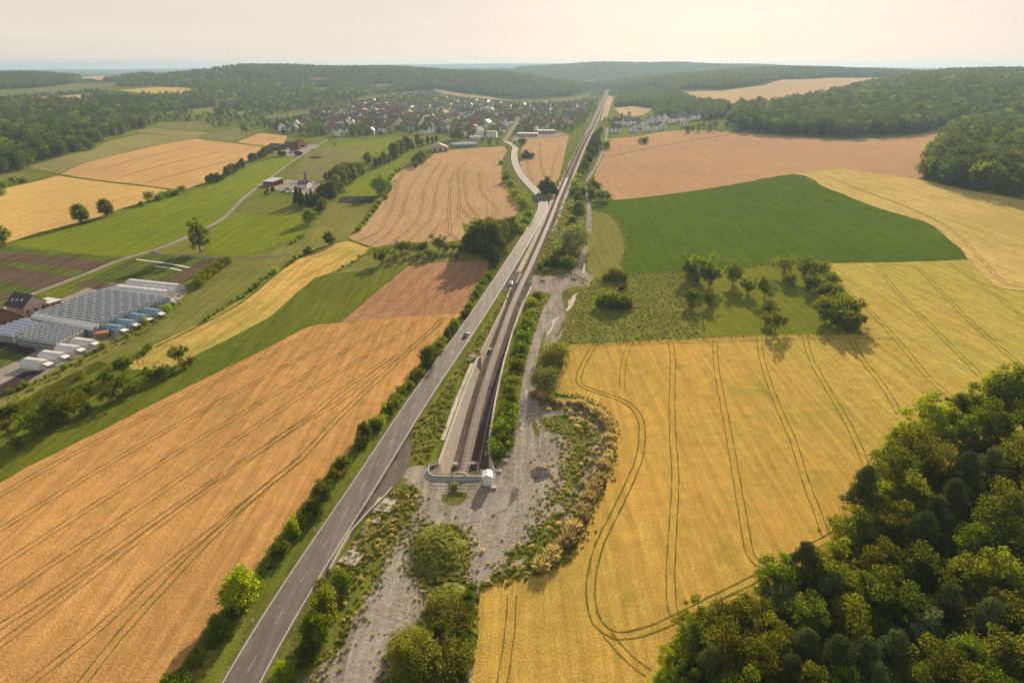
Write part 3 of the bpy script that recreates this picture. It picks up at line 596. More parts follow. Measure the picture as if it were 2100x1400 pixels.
# ------------------------------------------------------------------ fields, meadows and bare ground
FIELDS = [
 # name, material, layer, outline in photograph pixels
 ('meadow', 'meadow', 1, [(838,545),(700,660),(636,668),(621,675),(539,718),(461,757),(357,807),(307,832),(186,893),(71,950),(-300,1150),(-300,1010),(-40,880),(80,800),(200,740),(270,757),(311,757),(364,750),(404,727),(429,714),(500,679),(554,650),(604,604),(643,571),(733,528),(770,508),(833,500),(860,540)]),
 ('wheat_field', 'wheat_orange', 2, [(71,950),(186,893),(307,832),(357,807),(461,757),(539,718),(621,675),(640,667),(700,661),(800,653),(880,646),(947,642),(933,657),(890,713),(865,743),(840,773),(790,835),(743,888),(731,899),(714,931),(650,993),(586,1079),(548,1131),(519,1179),(476,1221),(457,1248),(381,1350),(335,1425),(-900,1425),(-500,1255),(-200,1100),(-80,1035)]),
 ('wheat_field', 'wheat_brown', 2, [(700,660),(767,604),(838,545),(900,538),(1003,536),(1000,560),(977,593),(962,620),(947,642),(880,646),(800,653)]),
 ('wheat_field', 'wheat_strip', 2, [(270,757),(267,745),(275,733),(318,707),(414,660),(464,634),(518,602),(557,568),(607,532),(654,511),(700,495),(713,492),(760,507),(733,530),(677,560),(643,571),(604,604),(554,650),(500,679),(429,714),(404,727),(364,750),(311,757)]),
 ('wheat_field', 'wheat_tan', 2, [(883,317),(925,308),(997,302),(1033,300),(1040,308),(1030,327),(1028,353),(1040,380),(1067,410),(1067,427),(1057,443),(1007,463),(967,463),(947,457),(953,478),(956,490),(933,495),(833,498),(787,503),(770,508),(740,499),(713,489),(727,478),(740,465),(773,413),(800,367),(833,343)]),
 ('wheat_field', 'wheat_tan', 2, [(1073,287),(1120,282),(1167,278),(1157,320),(1147,363),(1140,373),(1122,380),(1100,382),(1087,373),(1070,352),(1066,330)]),
 ('wheat_field', 'wheat_big', 2, [(1246,285),(1310,280),(1357,270),(1395,268),(1519,273),(1600,280),(1733,287),(1838,282),(1910,270),(1952,266),(1952,290),(1925,330),(1896,362),(1886,367),(1719,345),(1629,357),(1480,383),(1340,403),(1262,411),(1225,392),(1210,385),(1222,352),(1238,320)]),
 ('corn_field', 'corn', 2, [(1212,414),(1262,411),(1340,403),(1480,383),(1629,357),(1695,385),(1790,423),(1900,456),(1943,488),(1986,531),(1910,536),(1690,539),(1595,540),(1519,549),(1433,553),(1352,560),(1290,562),(1276,540),(1286,498),(1262,450),(1240,436),(1212,432)]),
 ('wheat_field', 'wheat_pale', 2, [(1629,357),(1719,345),(1886,367),(1930,378),(1990,392),(2100,412),(2400,470),(2500,640),(2100,597),(2043,590),(1986,531),(1943,488),(1900,456),(1790,423),(1695,385)]),
 ('wheat_field', 'wheat_golden', 3, [(1165,708),(1200,706),(1370,697),(1555,688),(1640,686),(1769,686),(1765,650),(1762,631),(1719,579),(1693,540),(1910,536),(1986,532),(2043,591),(2100,599),(2450,640),(2700,1000),(2500,1500),(1300,1500),(966,1430),(967,1400),(981,1279),(986,1202),(1014,1190),(1086,1182),(1133,1167),(1186,1112),(1206,1055),(1243,980),(1259,930),(1257,870),(1235,835),(1195,815),(1140,806),(1142,775),(1152,750)]),
 ('orchard_grass', 'meadow_orchard', 2, [(1440,690),(1440,640),(1430,600),(1425,560),(1433,553),(1519,549),(1595,540),(1690,539),(1719,579),(1762,631),(1769,686),(1640,686),(1555,688)]),
 ('weed_ground', 'weeds', 2, [(1215,570),(1290,562),(1352,560),(1425,553),(1430,600),(1440,640),(1440,692),(1370,697),(1200,706),(1165,708),(1150,700),(1165,665),(1196,610)]),
 ('meadow', 'meadow_dry', 2, [(1212,432),(1240,436),(1262,450),(1286,498),(1276,540),(1290,562),(1215,570),(1203,545),(1207,500)]),
 ('plateau_field', 'far_crop', 2, [(1400,190),(1480,187),(1567,175),(1605,164),(1700,160),(1814,160),(1738,176),(1662,200),(1610,210),(1495,213),(1440,206)]),
 ('stubble_field', 'far_crop', 2, [(1259,222),(1300,218),(1340,222),(1320,236),(1300,239),(1275,236)]),
 ('stubble_field', 'far_crop', 2, [(1247,196),(1258,200),(1243,245),(1232,248),(1240,215)]),
 ('wheat_field', 'wheat_left', 2, [(-60,420),(0,388),(120,360),(240,377),(363,392),(330,403),(253,427),(187,450),(80,477),(25,494),(-80,525),(-350,600)]),
 ('wheat_field', 'wheat_left_far', 2, [(124,357),(167,337),(320,299),(400,285),(470,293),(547,302),(510,330),(467,352),(427,371),(390,386),(363,389),(240,374)]),
 ('meadow', 'olive_crop', 1, [(50,344),(100,330),(187,310),(217,292),(287,275),(350,277),(417,280),(367,291),(320,298),(167,336),(121,356)]),
 ('meadow', 'olive_crop', 2, [(277,270),(313,262),(430,272),(405,279),(340,276)]),
 ('meadow', 'meadow_olive', 2, [(413,281),(493,262),(520,268),(493,285),(467,291),(430,287)]),
 ('wheat_field', 'wheat_left_far', 2, [(485,292),(533,273),(590,279),(580,297),(560,300),(520,297)]),
 ('meadow', 'meadow_bright', 2, [(20,502),(80,481),(193,455),(260,430),(383,395),(440,380),(517,338),(560,325),(613,320),(553,367),(500,404),(457,450),(379,487),(311,514),(250,528),(120,515)]),
 ('meadow', 'meadow_bright', 3, [(470,437),(520,441),(640,443),(652,450),(632,470),(600,490),(520,520),(470,526),(415,522),(432,480)]),
 ('meadow', 'meadow_dry', 2, [(460,460),(430,480),(412,522),(330,522),(316,516),(380,490)]),
 ('meadow', 'meadow_olive', 2, [(585,362),(640,306),(700,297),(780,284),(880,278),(930,276),(885,288),(860,283),(790,300),(760,325),(725,335),(700,345),(672,356),(660,373),(600,370)]),
 ('meadow', 'meadow_bright', 3, [(640,300),(700,292),(787,282),(815,282),(800,296),(760,322),(718,322),(760,305),(750,300)]),
 ('meadow', 'meadow_bright', 2, [(930,276),(880,286),(857,305),(832,325),(817,343),(795,360),(778,385),(771,402),(693,403),(720,375),(745,360),(800,335),(840,306),(880,290)]),
 ('soil_strip', 'soil_dark', 3, [(700,405),(735,402),(770,402),(762,416),(720,418),(692,415)]),
 ('meadow', 'meadow_dry', 2, [(667,417),(692,417),(762,418),(757,430),(727,478),(713,489),(690,495),(640,514),(600,530),(490,530),(560,515),(622,485),(655,450)]),
 ('meadow', 'meadow_dry', 1, [(590,530),(640,516),(600,532),(550,570),(505,605),(455,638),(410,663),(300,712),(230,740),(0,880),(-60,830),(60,770),(180,720),(260,690),(340,655),(400,600),(470,530)]),
 ('meadow', 'meadow_dry', 2, [(733,530),(860,500),(955,500),(1000,535),(900,537),(838,543),(770,550),(700,560),(677,560)]),
 ('garden_bed', 'garden_row', 1, [(0,505),(250,530),(75,600),(-60,650),(-120,560)]),
 ('soil_bed', 'soil', 2, [(-40,510),(80,523),(229,538),(212,549),(186,557),(90,545),(0,534),(-60,528)]),
 ('soil_bed', 'soil', 2, [(-40,540),(0,544),(90,558),(155,570),(120,583),(80,596),(0,576),(-60,562)]),
 ('soil_bed', 'soil', 2, [(181,573),(232,583),(215,592),(198,594),(160,588),(150,584)]),
 ('soil_bed', 'soil', 2, [(0,598),(75,604),(50,618),(-30,610)]),
 ('garden_bed', 'garden_row', 1, [(320,520),(400,528),(470,532),(360,590),(330,588),(232,583),(181,573),(230,550),(268,532)]),
 ('soil_bed', 'soil', 2, [(411,534),(452,536),(421,548),(357,588),(325,586),(370,560)]),
 ('embankment_grass', 'weeds', 1, [(1170,278),(1190,276),(1205,265),(1185,310),(1165,352),(1140,395),(1128,398),(1140,374),(1147,363)]),
 ('verge', 'verge', 1, [(1003,536),(1012,548),(1000,575),(960,630),(905,715),(865,770),(760,895),(690,985),(600,1100),(470,1280),(375,1425),(335,1425),(381,1350),(457,1248),(519,1179),(586,1079),(650,993),(731,899),(790,835),(890,713),(947,642),(977,593)]),
 ('verge', 'verge', 1, [(1032,300),(1050,305),(1046,335),(1062,367),(1100,400),(1103,420),(1080,460),(1010,560),(1003,536),(1040,480),(1067,440),(1080,415),(1040,380),(1028,353),(1030,320)]),
 ('verge', 'weeds', 1, [(1097,495),(1125,440),(1131,450),(1108,500),(1080,545),(1060,560),(1050,585),(1045,600),(1020,650),(965,745),(930,790),(905,900),(870,950),(845,930),(838,890),(898,815),(960,723),(1040,597)]),
 ('verge', 'weeds', 1, [(1135,452),(1165,400),(1192,345),(1215,300),(1230,258),(1243,262),(1238,305),(1200,375),(1206,440),(1200,500),(1185,545),(1150,562),(1095,562)]),
 ('verge', 'weeds', 2, [(1085,610),(1110,600),(1125,605),(1108,650),(1085,720),(1070,780),(1058,850),(1045,920),(1020,960),(1008,965),(1012,900),(1022,810),(1040,740),(1062,670)]),
 ('verge', 'verge', 1, [(640,1200),(700,1150),(735,1090),(790,1010),(855,985),(860,1020),(830,1080),(770,1150),(720,1230),(670,1300),(600,1430),(520,1430),(590,1320)]),
 ('bare_ground', 'gravel', 2, [(841,960),(870,955),(884,972),(896,984),(988,986),(1012,968),(1030,945),(1046,920),(1058,850),(1070,800),(1100,790),(1115,815),(1195,830),(1225,845),(1240,880),(1238,930),(1222,975),(1190,1020),(1160,1070),(1110,1120),(1060,1160),(1010,1178),(985,1200),(965,1300),(958,1430),(620,1430),(690,1330),(715,1280),(770,1200),(800,1120),(840,1060),(856,1010),(825,990)]),
 ('bare_ground', 'gravel', 3, [(1094,566),(1150,564),(1190,553),(1205,560),(1215,572),(1196,612),(1165,665),(1148,702),(1120,720),(1118,690),(1110,650),(1128,606),(1110,598),(1086,606),(1080,595)]),
 ('bare_ground', 'gravel', 2, [(1058,560),(1080,562),(1070,590),(1050,640),(1040,625),(1042,598)]),
 ('yard', 'yard', 2, [(0,685),(60,640),(180,590),(230,580),(380,588),(384,600),(365,620),(320,650),(290,665),(240,690),(200,712),(150,735),(110,757),(0,815),(-100,860),(-120,740)]),
 ('yard', 'yard', 2, [(548,385),(590,368),(665,374),(690,385),(655,400),(600,397)]),
 ('yard', 'yard', 2, [(560,312),(600,300),(640,296),(660,298),(630,316),(600,322)]),
 ('yard', 'yard', 3, [(1050,290),(1055,276),(1150,272),(1168,277),(1073,286)]),
 # plateau fields on the left and small clearings on the hills
 ('plateau_field', 'wheat_pale', 2, [(245,185),(330,179),(375,180),(405,187),(360,194),(315,196),(280,190)]),
 ('plateau_field', 'far_crop', 2, [(10,205),(80,200),(190,192),(200,198),(130,208),(60,212)]),
 ('plateau_field', 'meadow_olive', 2, [(60,182),(150,172),(250,168),(240,178),(150,185),(90,190)]),
 ('plateau_field', 'far_crop', 2, [(155,160),(200,156),(260,158),(250,163),(200,165)]),
 ('plateau_field', 'wheat_left_far', 2, [(620,162),(650,158),(675,160),(672,170),(640,171)]),
 ('plateau_field', 'far_crop', 2, [(757,180),(775,172),(812,172),(800,185),(775,187)]),
 ('plateau_field', 'far_crop', 2, [(890,182),(920,188),(1000,198),(1060,207),(1010,204),(930,195),(895,188)]),
 ('plateau_field', 'meadow_olive', 2, [(1110,205),(1170,200),(1215,190),(1205,200),(1160,210),(1120,214)]),
 ('plateau_field', 'far_crop', 2, [(1190,166),(1222,163),(1224,169),(1200,172)]),
 ('meadow', 'meadow_olive', 2, [(540,240),(600,228),(640,225),(640,240),(590,248),(545,250)]),
 ('meadow', 'meadow_olive', 2, [(640,180),(680,178),(675,190),(645,192)]),
 ('hill_clearing', 'meadow_olive', 2, [(430,205),(500,199),(525,206),(450,214)]),
 ('hill_clearing', 'meadow_dry', 2, [(380,227),(440,219),(475,228),(400,238)]),
 ('hill_clearing', 'meadow_olive', 2, [(560,196),(605,189),(618,197),(570,203)]),
 ('hill_clearing', 'meadow_dry', 2, [(480,230),(540,223),(552,232),(490,240)]),
 ('hill_clearing', 'far_crop', 2, [(300,207),(352,203),(345,212),(300,215)]),
 ('hill_clearing', 'meadow_olive', 2, [(228,218),(272,212),(262,223),(235,226)]),
 ('hill_clearing', 'meadow_olive', 2, [(640,203),(700,196),(700,202),(650,210)]),
 ('meadow', 'meadow_olive', 1, [(20,375),(60,357),(50,352),(0,362),(-60,380)]),
 ('meadow', 'meadow_olive', 1, [(320,255),(420,248),(440,262),(410,270),(330,262)]),
]
for nm, mt, ly, pts in FIELDS: sheet(nm, pts, mt, ly)

# darker field margins and small tracks between fields
def line(pts, step=8, n=5): return resample(smooth(W(pts), n), lambda y: max(step, y * .03))
def path_strip(name, pts, w, mat, layer=4, **k): return ribbon(name, line(pts), -w / 2, w / 2, mat, layer, **k)
path_strip('field_margin', [(121,357),(240,375),(363,391)], 3.0, 'meadow', 4)
path_strip('field_margin', [(262,411),(345,403)][:0] or [(1262,411),(1340,403),(1480,383),(1629,357)], 2.2, 'grass_base', 4)
path_strip('field_margin', [(1238,323),(1300,311),(1380,295),(1480,279),(1505,273)], 2.6, 'meadow', 4)
path_strip('field_margin', [(1567,200),(1662,197),(1740,175),(1814,163)], 10, 'meadow_olive', 5)
path_strip('field_margin', [(277,273),(340,276),(412,280)], 3.5, 'meadow', 4)
path_strip('field_margin', [(487,294),(520,298),(560,302)], 3.5, 'meadow', 4)
path_strip('field_margin', [(713,489),(745,503),(772,510)], 2.4, 'meadow', 4)
path_strip('field_margin', [(57,343),(90,351),(121,357)], 3.0, 'meadow', 4)
path_strip('field_margin', [(755,507),(713,493),(654,512),(607,533),(557,570),(500,617),(414,665),(318,712)], 1.6, 'verge', 4)
path_strip('farm_lane', [(-40,655),(20,628),(75,600),(161,568),(250,532),(314,514),(379,488),(457,449),(500,406),(560,361),(617,320),(653,298),(672,287)], 3.6, 'lane', 5)
path_strip('farm_lane', [(308,515),(332,523),(404,527),(493,530),(560,527),(600,522)], 2.6, 'asphalt_worn', 5)
path_strip('gravel_track', [(1246,262),(1243,283),(1238,307),(1222,342),(1203,372),(1200,395),(1207,425),(1208,455),(1205,490),(1197,520),(1180,553),(1150,592),(1120,640),(1101,700),(1086,762),(1077,830),(1072,890),(1063,950)], 4.0, 'gravel_track', 6)
path_strip('gravel_track', [(1063,950),(1055,1020),(1035,1080),(1005,1140),(982,1190),(960,1250),(945,1330),(915,1425)], 2.0, 'gravel_track', 6)
path_strip('gravel_track', [(1055,1000),(1000,1050),(930,1060),(870,1080),(840,1120),(800,1200),(765,1280),(745,1350),(735,1425)], 6.0, 'gravel_track', 6)
sheet('chalk_bank', [(1186,598),(1180,612),(1176,622),(1168,634),(1158,640),(1163,628),(1172,614),(1178,604)], 'chalk', 7)
sheet('chalk_bank', [(1145,648),(1138,668),(1130,682),(1124,690),(1128,674),(1136,655)], 'chalk', 7)
path_strip('chalk_bank', [(1199,540),(1196,560)], 1.4, 'chalk', 7)
path_strip('chalk_bank', [(1080,800),(1076,850),(1070,880)], 1.2, 'chalk', 7)
for pts in ([(1092,845),(1086,900),(1078,960),(1062,1020),(1040,1075)], [(1112,850),(1108,905),(1098,965),(1080,1030),(1060,1085),(1030,1130)], [(1000,1010),(960,1040),(930,1075)], [(1040,1015),(1010,1050),(985,1110),(965,1180)], [(870,1085),(835,1150),(800,1225),(770,1300),(752,1400)], [(820,1130),(780,1210),(745,1290),(715,1390)], [(1030,990),(1000,1035),(965,1065)]):
    path_strip('wheel_rut', pts, .55, 'rut', 8)
for pts in ([(1110,860),(1150,850),(1190,862),(1210,900),(1200,950),(1170,1000),(1140,1040),(1120,1030),(1150,980),(1165,930),(1160,890),(1120,885)], [(1085,850),(1105,870),(1110,900),(1090,890)], [(1130,1060),(1160,1040),(1150,1080),(1100,1130),(1050,1160),(1015,1172),(1060,1130),(1100,1090)], [(845,1078),(890,1062),(945,1075),(962,1115),(955,1170),(925,1202),(865,1200),(835,1150)], [(880,1205),(945,1200),(960,1240),(945,1340),(925,1425),(790,1425),(812,1340),(875,1270)], [(1065,640),(1090,625),(1100,650),(1085,700),(1068,690)][:0] or [(1150,600),(1190,585),(1195,610),(1168,655),(1150,690),(1140,690),(1152,650)], [(905,1012),(940,1005),(960,1012),(940,1030),(905,1030)]):
    sheet('weedy_ground', pts, 'verge', 5)
path_strip('concrete_gutter', [(753,1075),(735,1110),(722,1135),(705,1155)], 1.2, 'chalk', 7)
path_strip('village_street', [(1050,298),(1035,289),(1042,280),(1052,262),(1060,252),(1064,240)], 7, 'lane', 6)
path_strip('nursery_path', [(0,798),(30,772),(60,752),(130,722),(200,690),(290,662),(330,640)], 4.0, 'lane', 5)
sheet('black_ground_sheet', [(0,700),(60,707),(75,720),(30,740),(-40,765),(-40,720)], 'soil_dark', 4)
sheet('nursery_bed', [(0,715),(50,728),(35,740),(-20,765)], 'garden_row', 5)
sheet('black_ground_sheet', [(0,790),(50,763),(95,758),(60,780),(0,815)], 'soil_dark', 6)
for pts in ([(279,532),(310,536),(348,541),(389,549)], [(318,546),(350,550),(372,555)]):
    path_strip('fleece_cover', pts, 1.4, 'fleece', 5)
path_strip('manure_heap_ground', [(640,325),(655,323),(672,321)], 5, 'manure', 5)

# ------------------------------------------------------------------ tramlines in the crops (part of the fields' surface)
TR = [
 ('tramline', .22, [ # big wheat field on the left
  [(0,1010),(100,950),(240,868),(400,785),(560,712),(700,668)][:0] or [(-60,1052),(60,980),(186,912),(340,835),(470,770),(560,725),(640,680)],
  [(-40,1110),(100,1025),(267,925),(420,840),(560,765),(700,690),(737,668)],
  [(-60,1200),(100,1095),(250,1000),(400,905),(560,810),(700,725),(812,657)],
  [(-60,1270),(100,1160),(240,1070),(400,960),(560,850),(700,760),(800,700),(865,655)],
  [(-20,1335),(150,1210),(300,1095),(450,985),(600,880),(700,820),(780,755),(860,700),(910,650)]]),
 ('tramline', .28, [[(60,1400),(200,1290),(330,1170),(450,1075),(560,985),(625,935)],
  [(310,1420),(360,1330),(420,1240),(480,1150),(560,1050),(620,980),(690,905),(760,840),(830,760),(880,700),(925,650)][:0] or [(-10,1290),(130,1200),(330,1060),(500,945),(640,850),(700,800),(800,735)]]),
 ('tramline_green', .36, [[(150,1425),(240,1310),(330,1210),(420,1115),(520,1020),(610,945),(655,898)], [(640,915),(700,850),(790,765),(860,700),(915,650)]]),
 ('tramline', .30, [ # brown field
  [(728,655),(790,600),(850,548)],[(765,652),(830,595),(885,545)],[(805,650),(870,595),(925,542)],[(848,647),(910,590),(960,540)],[(885,645),(940,590),(985,538)],[(925,640),(965,590),(990,540)]]),
 ('tramline', .36, [ # field in the middle
  [(735,494),(775,475),(800,435),(812,400),(818,370),(828,350)],[(765,502),(805,470),(825,435),(835,400),(850,370),(880,335)],
  [(800,500),(845,465),(862,435),(868,400),(878,370),(905,330)],[(830,500),(870,465),(888,435),(893,400),(900,370),(920,335)],
  [(900,495),(922,475),(921,440),(922,400),(925,370),(932,350)],[(868,497),(900,465),(918,447)],[(920,478),(945,497)]]),
 ('tramline_green', .28, [[(955,350),(953,375),(957,410),(968,430),(980,445),(972,452),(955,440),(945,425)],[(985,352),(985,385),(995,405),(1012,420),(1020,435),(1005,452)]]),
 ('tramline_pale', .5, [[(960,330),(940,350),(942,400),(940,450)],[(1107,295),(1110,340),(1125,375)],[(1150,300),(1135,340),(1128,372)],[(1090,300),(1083,340),(1092,370)]]),
 ('tramline', .26, [ # golden strip
  [(330,742),(295,748),(288,738),(330,715),(430,668),(520,620),(590,560),(640,530),(700,508)],[(380,730),(480,672),(560,620),(610,575),(680,540),(730,512)]]),
 ('tramline_green', .30, [ # golden field on the right
  [(1375,702),(1380,740),(1378,820),(1380,900),(1385,980),(1380,1080),(1375,1180),(1378,1240),(1383,1262)],
  [(1466,698),(1470,760),(1487,850),(1505,950),(1522,1050),(1540,1140),(1570,1160)],
  [(1557,692),(1562,735),(1590,820),(1625,900),(1650,980),(1680,1060),(1696,1105)],
  [(1650,690),(1665,740),(1705,810),(1745,880),(1775,950)],
  [(1745,695),(1770,740),(1810,790),(1845,850)],
  [(1700,548),(1730,590),(1790,645),(1850,710),(1900,770),(1950,815)],
  [(1800,548),(1840,600),(1900,660),(1960,720),(2010,770)],
  [(1795,546),(1830,543),(1880,550),(1930,600),(2000,670),(2070,730),(2130,780)],
  [(1945,540),(1990,570),(2060,620),(2150,690)]]),
 ('tramline_green', .42, [
  [(1215,715),(1195,750),(1187,785),(1215,800),(1270,818),(1300,838),(1316,870),(1313,930),(1295,980),(1262,1050),(1232,1110),(1216,1165),(1211,1210),(1215,1250),(1226,1278),(1246,1296),(1275,1304),(1330,1292),(1390,1266),(1450,1235),(1560,1180),(1640,1135),(1740,1080)],
  [(1555,1180),(1600,1160)]]),
 ('tramline', .30, [[(1180,716),(1260,708),(1370,703),(1500,699),(1640,694),(1760,694),(1830,695)],[(1290,708),(1278,750),(1276,800)],[(1245,1300),(1290,1350),(1330,1380)]]),
 ('tramline', .30, [[(1690,360),(1780,395),(1860,425),(1950,470),(2010,530),(2060,580),(2110,590)],[(1830,375),(1900,400),(1990,440),(2060,490),(2130,540)]][:1]),
 ('tramline', .28, [[(1050,1220),(1045,1300),(1030,1400)]]),
 ('tramline_pale', .5, [[(200,350),(300,322),(400,300)],[(250,362),(350,335),(450,312)],[(300,375),(400,348),(490,325)]]),
]
for k, (mt, w, lines) in enumerate(TR):
    V, FF = [], []
    for pts in lines:
        P = resample(smooth(W(pts), 5), lambda y: 1.6 + y * .010)
        for s in (-1, 1):
            # wheels wander a little
            ph = random.random() * 9
            ribbon_into(V, FF, P, lambda i: s * .95 - w / 2 + .10 * math.sin(i * 1.7 + ph), lambda i: s * .95 + w / 2 * (1 + .5 * math.sin(i * 2.9 + ph)), 7)
    o = link('tramlines', mesh_from(V, FF, 'tramlines', mt)); o['kind'] = 'structure'

# ------------------------------------------------------------------ road
RL = W([(430,1436),(452,1400),(567,1212),(676,1060),(776,907),(867,770),(928,690),(970,632),(1020,558),(1067,487),(1100,440),(1108,423),(1107,408),(1096,393),(1067,367),(1050,340),(1047,320),(1051,303)])
RR = W([(500,1436),(524,1400),(605,1269),(681,1136),(757,1026),(862,850),(890,810),(950,723),(1000,645),(1040,580),(1092,492),(1113,447),(1122,425),(1120,408),(1102,388),(1078,363),(1063,340),(1061,320),(1064,304)])
def at_len(P, n):
    P = [Vector(p) for p in P]; L = [0]
    for a, b in zip(P, P[1:]): L.append(L[-1] + (b - a).length)
    t = np.linspace(0, L[-1], n); return np.stack([np.interp(t, L, [p.x for p in P]), np.interp(t, L, [p.y for p in P])], 1)
_yl = np.array(RL); _yr = np.array(RR)
ys = np.concatenate([np.arange(60, 540, 8.0)])
cx = (np.interp(ys, _yl[:, 1], _yl[:, 0]) + np.interp(ys, _yr[:, 1], _yr[:, 0])) / 2
far = W([(1113,432),(1115,420),(1113,408),(1106,399),(1087,380),(1070,362),(1060,345),(1055,330),(1054,315),(1058,303),(1047,295),(1037,291)])
ROAD = [(float(x), float(y)) for x, y in zip(cx, ys)]
ROAD = [p for p in ROAD if p[1] < far[0][1] - 12] + far
_r = np.array(resample(ROAD, 6))
for _ in range(14): _r[1:-1] = (_r[:-2] + 2 * _r[1:-1] + _r[2:]) / 4
_n = normals([tuple(p) for p in _r]); ext = [tuple(_r[0] - np.array([(_r[1][0] - _r[0][0]) * k, (_r[1][1] - _r[0][1]) * k])) for k in range(14, 0, -1)]
ROAD = ext + [tuple(p) for p in _r]
road = ribbon('road', ROAD, -3.85, 3.85, 'asphalt', 9)
FINE = resample(ROAD, 3.0)
ribbon('road_shoulder', ROAD, -4.5, -3.85, 'verge', 8); ribbon('road_shoulder', ROAD, 3.85, 4.4, 'verge', 8)
V, FF, V2, F2 = [], [], [], []
ribbon_into(V, FF, ROAD, -3.52, -3.37, 11); ribbon_into(V, FF, ROAD, 3.30, 3.45, 11)
k = 0; DS = resample(ROAD, 1.0)
while k < len(DS) - 6:
    if DS[k][1] < 700: ribbon_into(V2, F2, DS[k:k + 5], -.06, .06, 11)
    k += 12
rm = link('road_marking', mesh_from(V, FF, 'road_marking', 'paint'), road); link('centre_dashes', mesh_from(V2, F2, 'centre_dashes', 'paint_worn'), road)
# lay-by
lay = sheet('lay_by', [(862,852),(843,895),(844,925),(840,955),(822,985),(805,1003),(757,1052),(719,1095),(697,1133),(679,1170),(676,1186),(650,1187),(681,1136),(757,1026),(850,870)], 'asphalt_worn', 8)
sheet('lay_by', [(1045,605),(1063,565),(1072,545),(1062,540),(1040,580),(1030,597)], 'asphalt_worn', 8)

# ------------------------------------------------------------------ railway
sY = lambda a, b, s: list(np.arange(a, b, s)) + [b]
def strip_mesh(name, ys_, fa, fb, za, mat, parent, uvdy=0):
    V = []; FF = []
    for y in ys_: V += [(fa(y), y, za(y)), (fb(y), y, za(y))]
    for i in range(len(ys_) - 1): FF.append((2 * i, 2 * i + 1, 2 * i + 3, 2 * i + 2))
    return link(name, mesh_from(V, FF, name, mat), parent)
trk = empty('railway_track', (xt(300), 300, 0)); inv = Matrix.Translation(trk.location).inverted()
setp(trk, 'single railway track on brown ballast climbing out of the concrete trough towards the village', 'railway track')
def rel(o): o.matrix_parent_inverse = inv; return o
def zr(y): return zt(y) if y < Y1 else z_at(xt(y), y)
def zs(y): return max(zr(y), -99)
TY = sY(Y0 + 1.0, Y1, 4) + sY(Y1 + 4, 1000, 8)[0:] + sY(1012, 2980, 24)
# floor of the trough; raised bed beyond it
V, FF = [], []
prof = lambda y: (-2.9, -1.7, 1.7, 2.9)
for y in TY:
    x = xt(y)
    zb = zt(y) if y < Y1 else zr(y) + .05
    hgt = .45 if y < Y1 else .45 + min(1.6, (y - Y1) / 300)
    wd = 2.9 if y < Y1 else 2.9 + min(1.6, (y - Y1) / 300) * .8
    for dx, zz in ((-wd - .4, zb - .3), (-1.75, zb + hgt), (1.75, zb + hgt), (wd + .4, zb - .3)): V.append((x + dx, y, zz))
for i in range(len(TY) - 1):
    for k in range(3): FF.append((4 * i + k, 4 * i + k + 1, 4 * i + k + 5, 4 * i + k + 4))
rel(link('ballast', mesh_from(V, FF, 'ballast', 'ballast'), trk))
def bed(y): return (zt(y) + .45) if y < Y1 else zr(y) + .5 + min(1.6, (y - Y1) / 300)
smb = MB(); smb.box(0, 0, 0, 2.6, .26, .2)
sme = smb.mesh('sleeper', 'sleeper'); nsl = 0; y = Y0 + 2.0; rest = MB()
while y < 700:
    x = xt(y); rz = -math.atan(xt(y + 1) - xt(y))
    if nsl < 100:
        o = link('sleeper', sme, trk); o.location = Vector((x, y, bed(y) - .08)) - trk.location; o.rotation_euler = (0, 0, rz)
    else: rest.box(x, y, bed(y) - .08, 2.6, .28, .2, rz)
    nsl += 1; y += .72
o = rel(rest.obj('sleepers', 'sleeper', trk)); o['kind'] = 'stuff'
for s in (-1, 1):
    m = MB(); yy = sY(Y0 + 1, 700, 3) + sY(706, 2980, 12)
    for a, b in zip(yy, yy[1:]): m.beam((xt(a) + s * .75, a, bed(a) + .2), (xt(b) + s * .75, b, bed(b) + .2), .14, .16)
    rel(m.obj('rail', 'rail', trk))
# far part: second line and pale ballast strips beside the raised bed
strip_mesh('track_bed', sY(Y1 + 20, 2980, 16), lambda y: xt(y) - 6.4, lambda y: xt(y) - 3.8, lambda y: zr(y) + .25, 'ballast_far', None)['kind'] = 'structure'
strip_mesh('track_bed', sY(Y1 + 120, 2980, 16), lambda y: xt(y) + 4.0, lambda y: xt(y) + 6.6, lambda y: zr(y) + .25, 'ballast_far', None)['kind'] = 'structure'

# trough: two retaining walls, floor, portal wall, copings and railings
floor_ = empty('railway_trough', (-14, 250, 0)); invf = Matrix.Translation(floor_.location).inverted()
setp(floor_, 'long concrete railway trough with sloping panelled side walls sunk beside the road', 'retaining structure')
def relf(o): o.matrix_parent_inverse = invf; return o
NYS = sY(Y0, Y1, 3)
bat = lambda y: 1.6 * (-zt(y) / 9.3)
STEP = 246.0
def topl(y): return 0.9 if y < STEP else 0.55 * max(0, min(1, (330 - y) / 40))
def wall_strip(name, fx0, fz0, fx1, fz1, mat, yy):
    V, FF = [], []
    for y in yy: V += [(fx0(y), y, fz0(y)), (fx1(y), y, fz1(y))]
    for i in range(len(yy) - 1): FF.append((2 * i, 2 * i + 1, 2 * i + 3, 2 * i + 2))
    return relf(link(name, mesh_from(V, FF, name, mat), floor_))
wall_strip('floor', lambda y: xl(y), lambda y: zt(y) - .02, lambda y: xr(y), lambda y: zt(y) - .02, 'ballast', NYS)
wall_strip('left_wall', lambda y: xl(y), lambda y: .35, lambda y: xl(y) + bat(y), lambda y: zt(y) - .1, 'wall_panel', NYS)
wall_strip('right_wall', lambda y: xr(y), lambda y: .35, lambda y: xr(y) - bat(y) * .25, lambda y: zt(y) - .1, 'wall_panel', NYS)
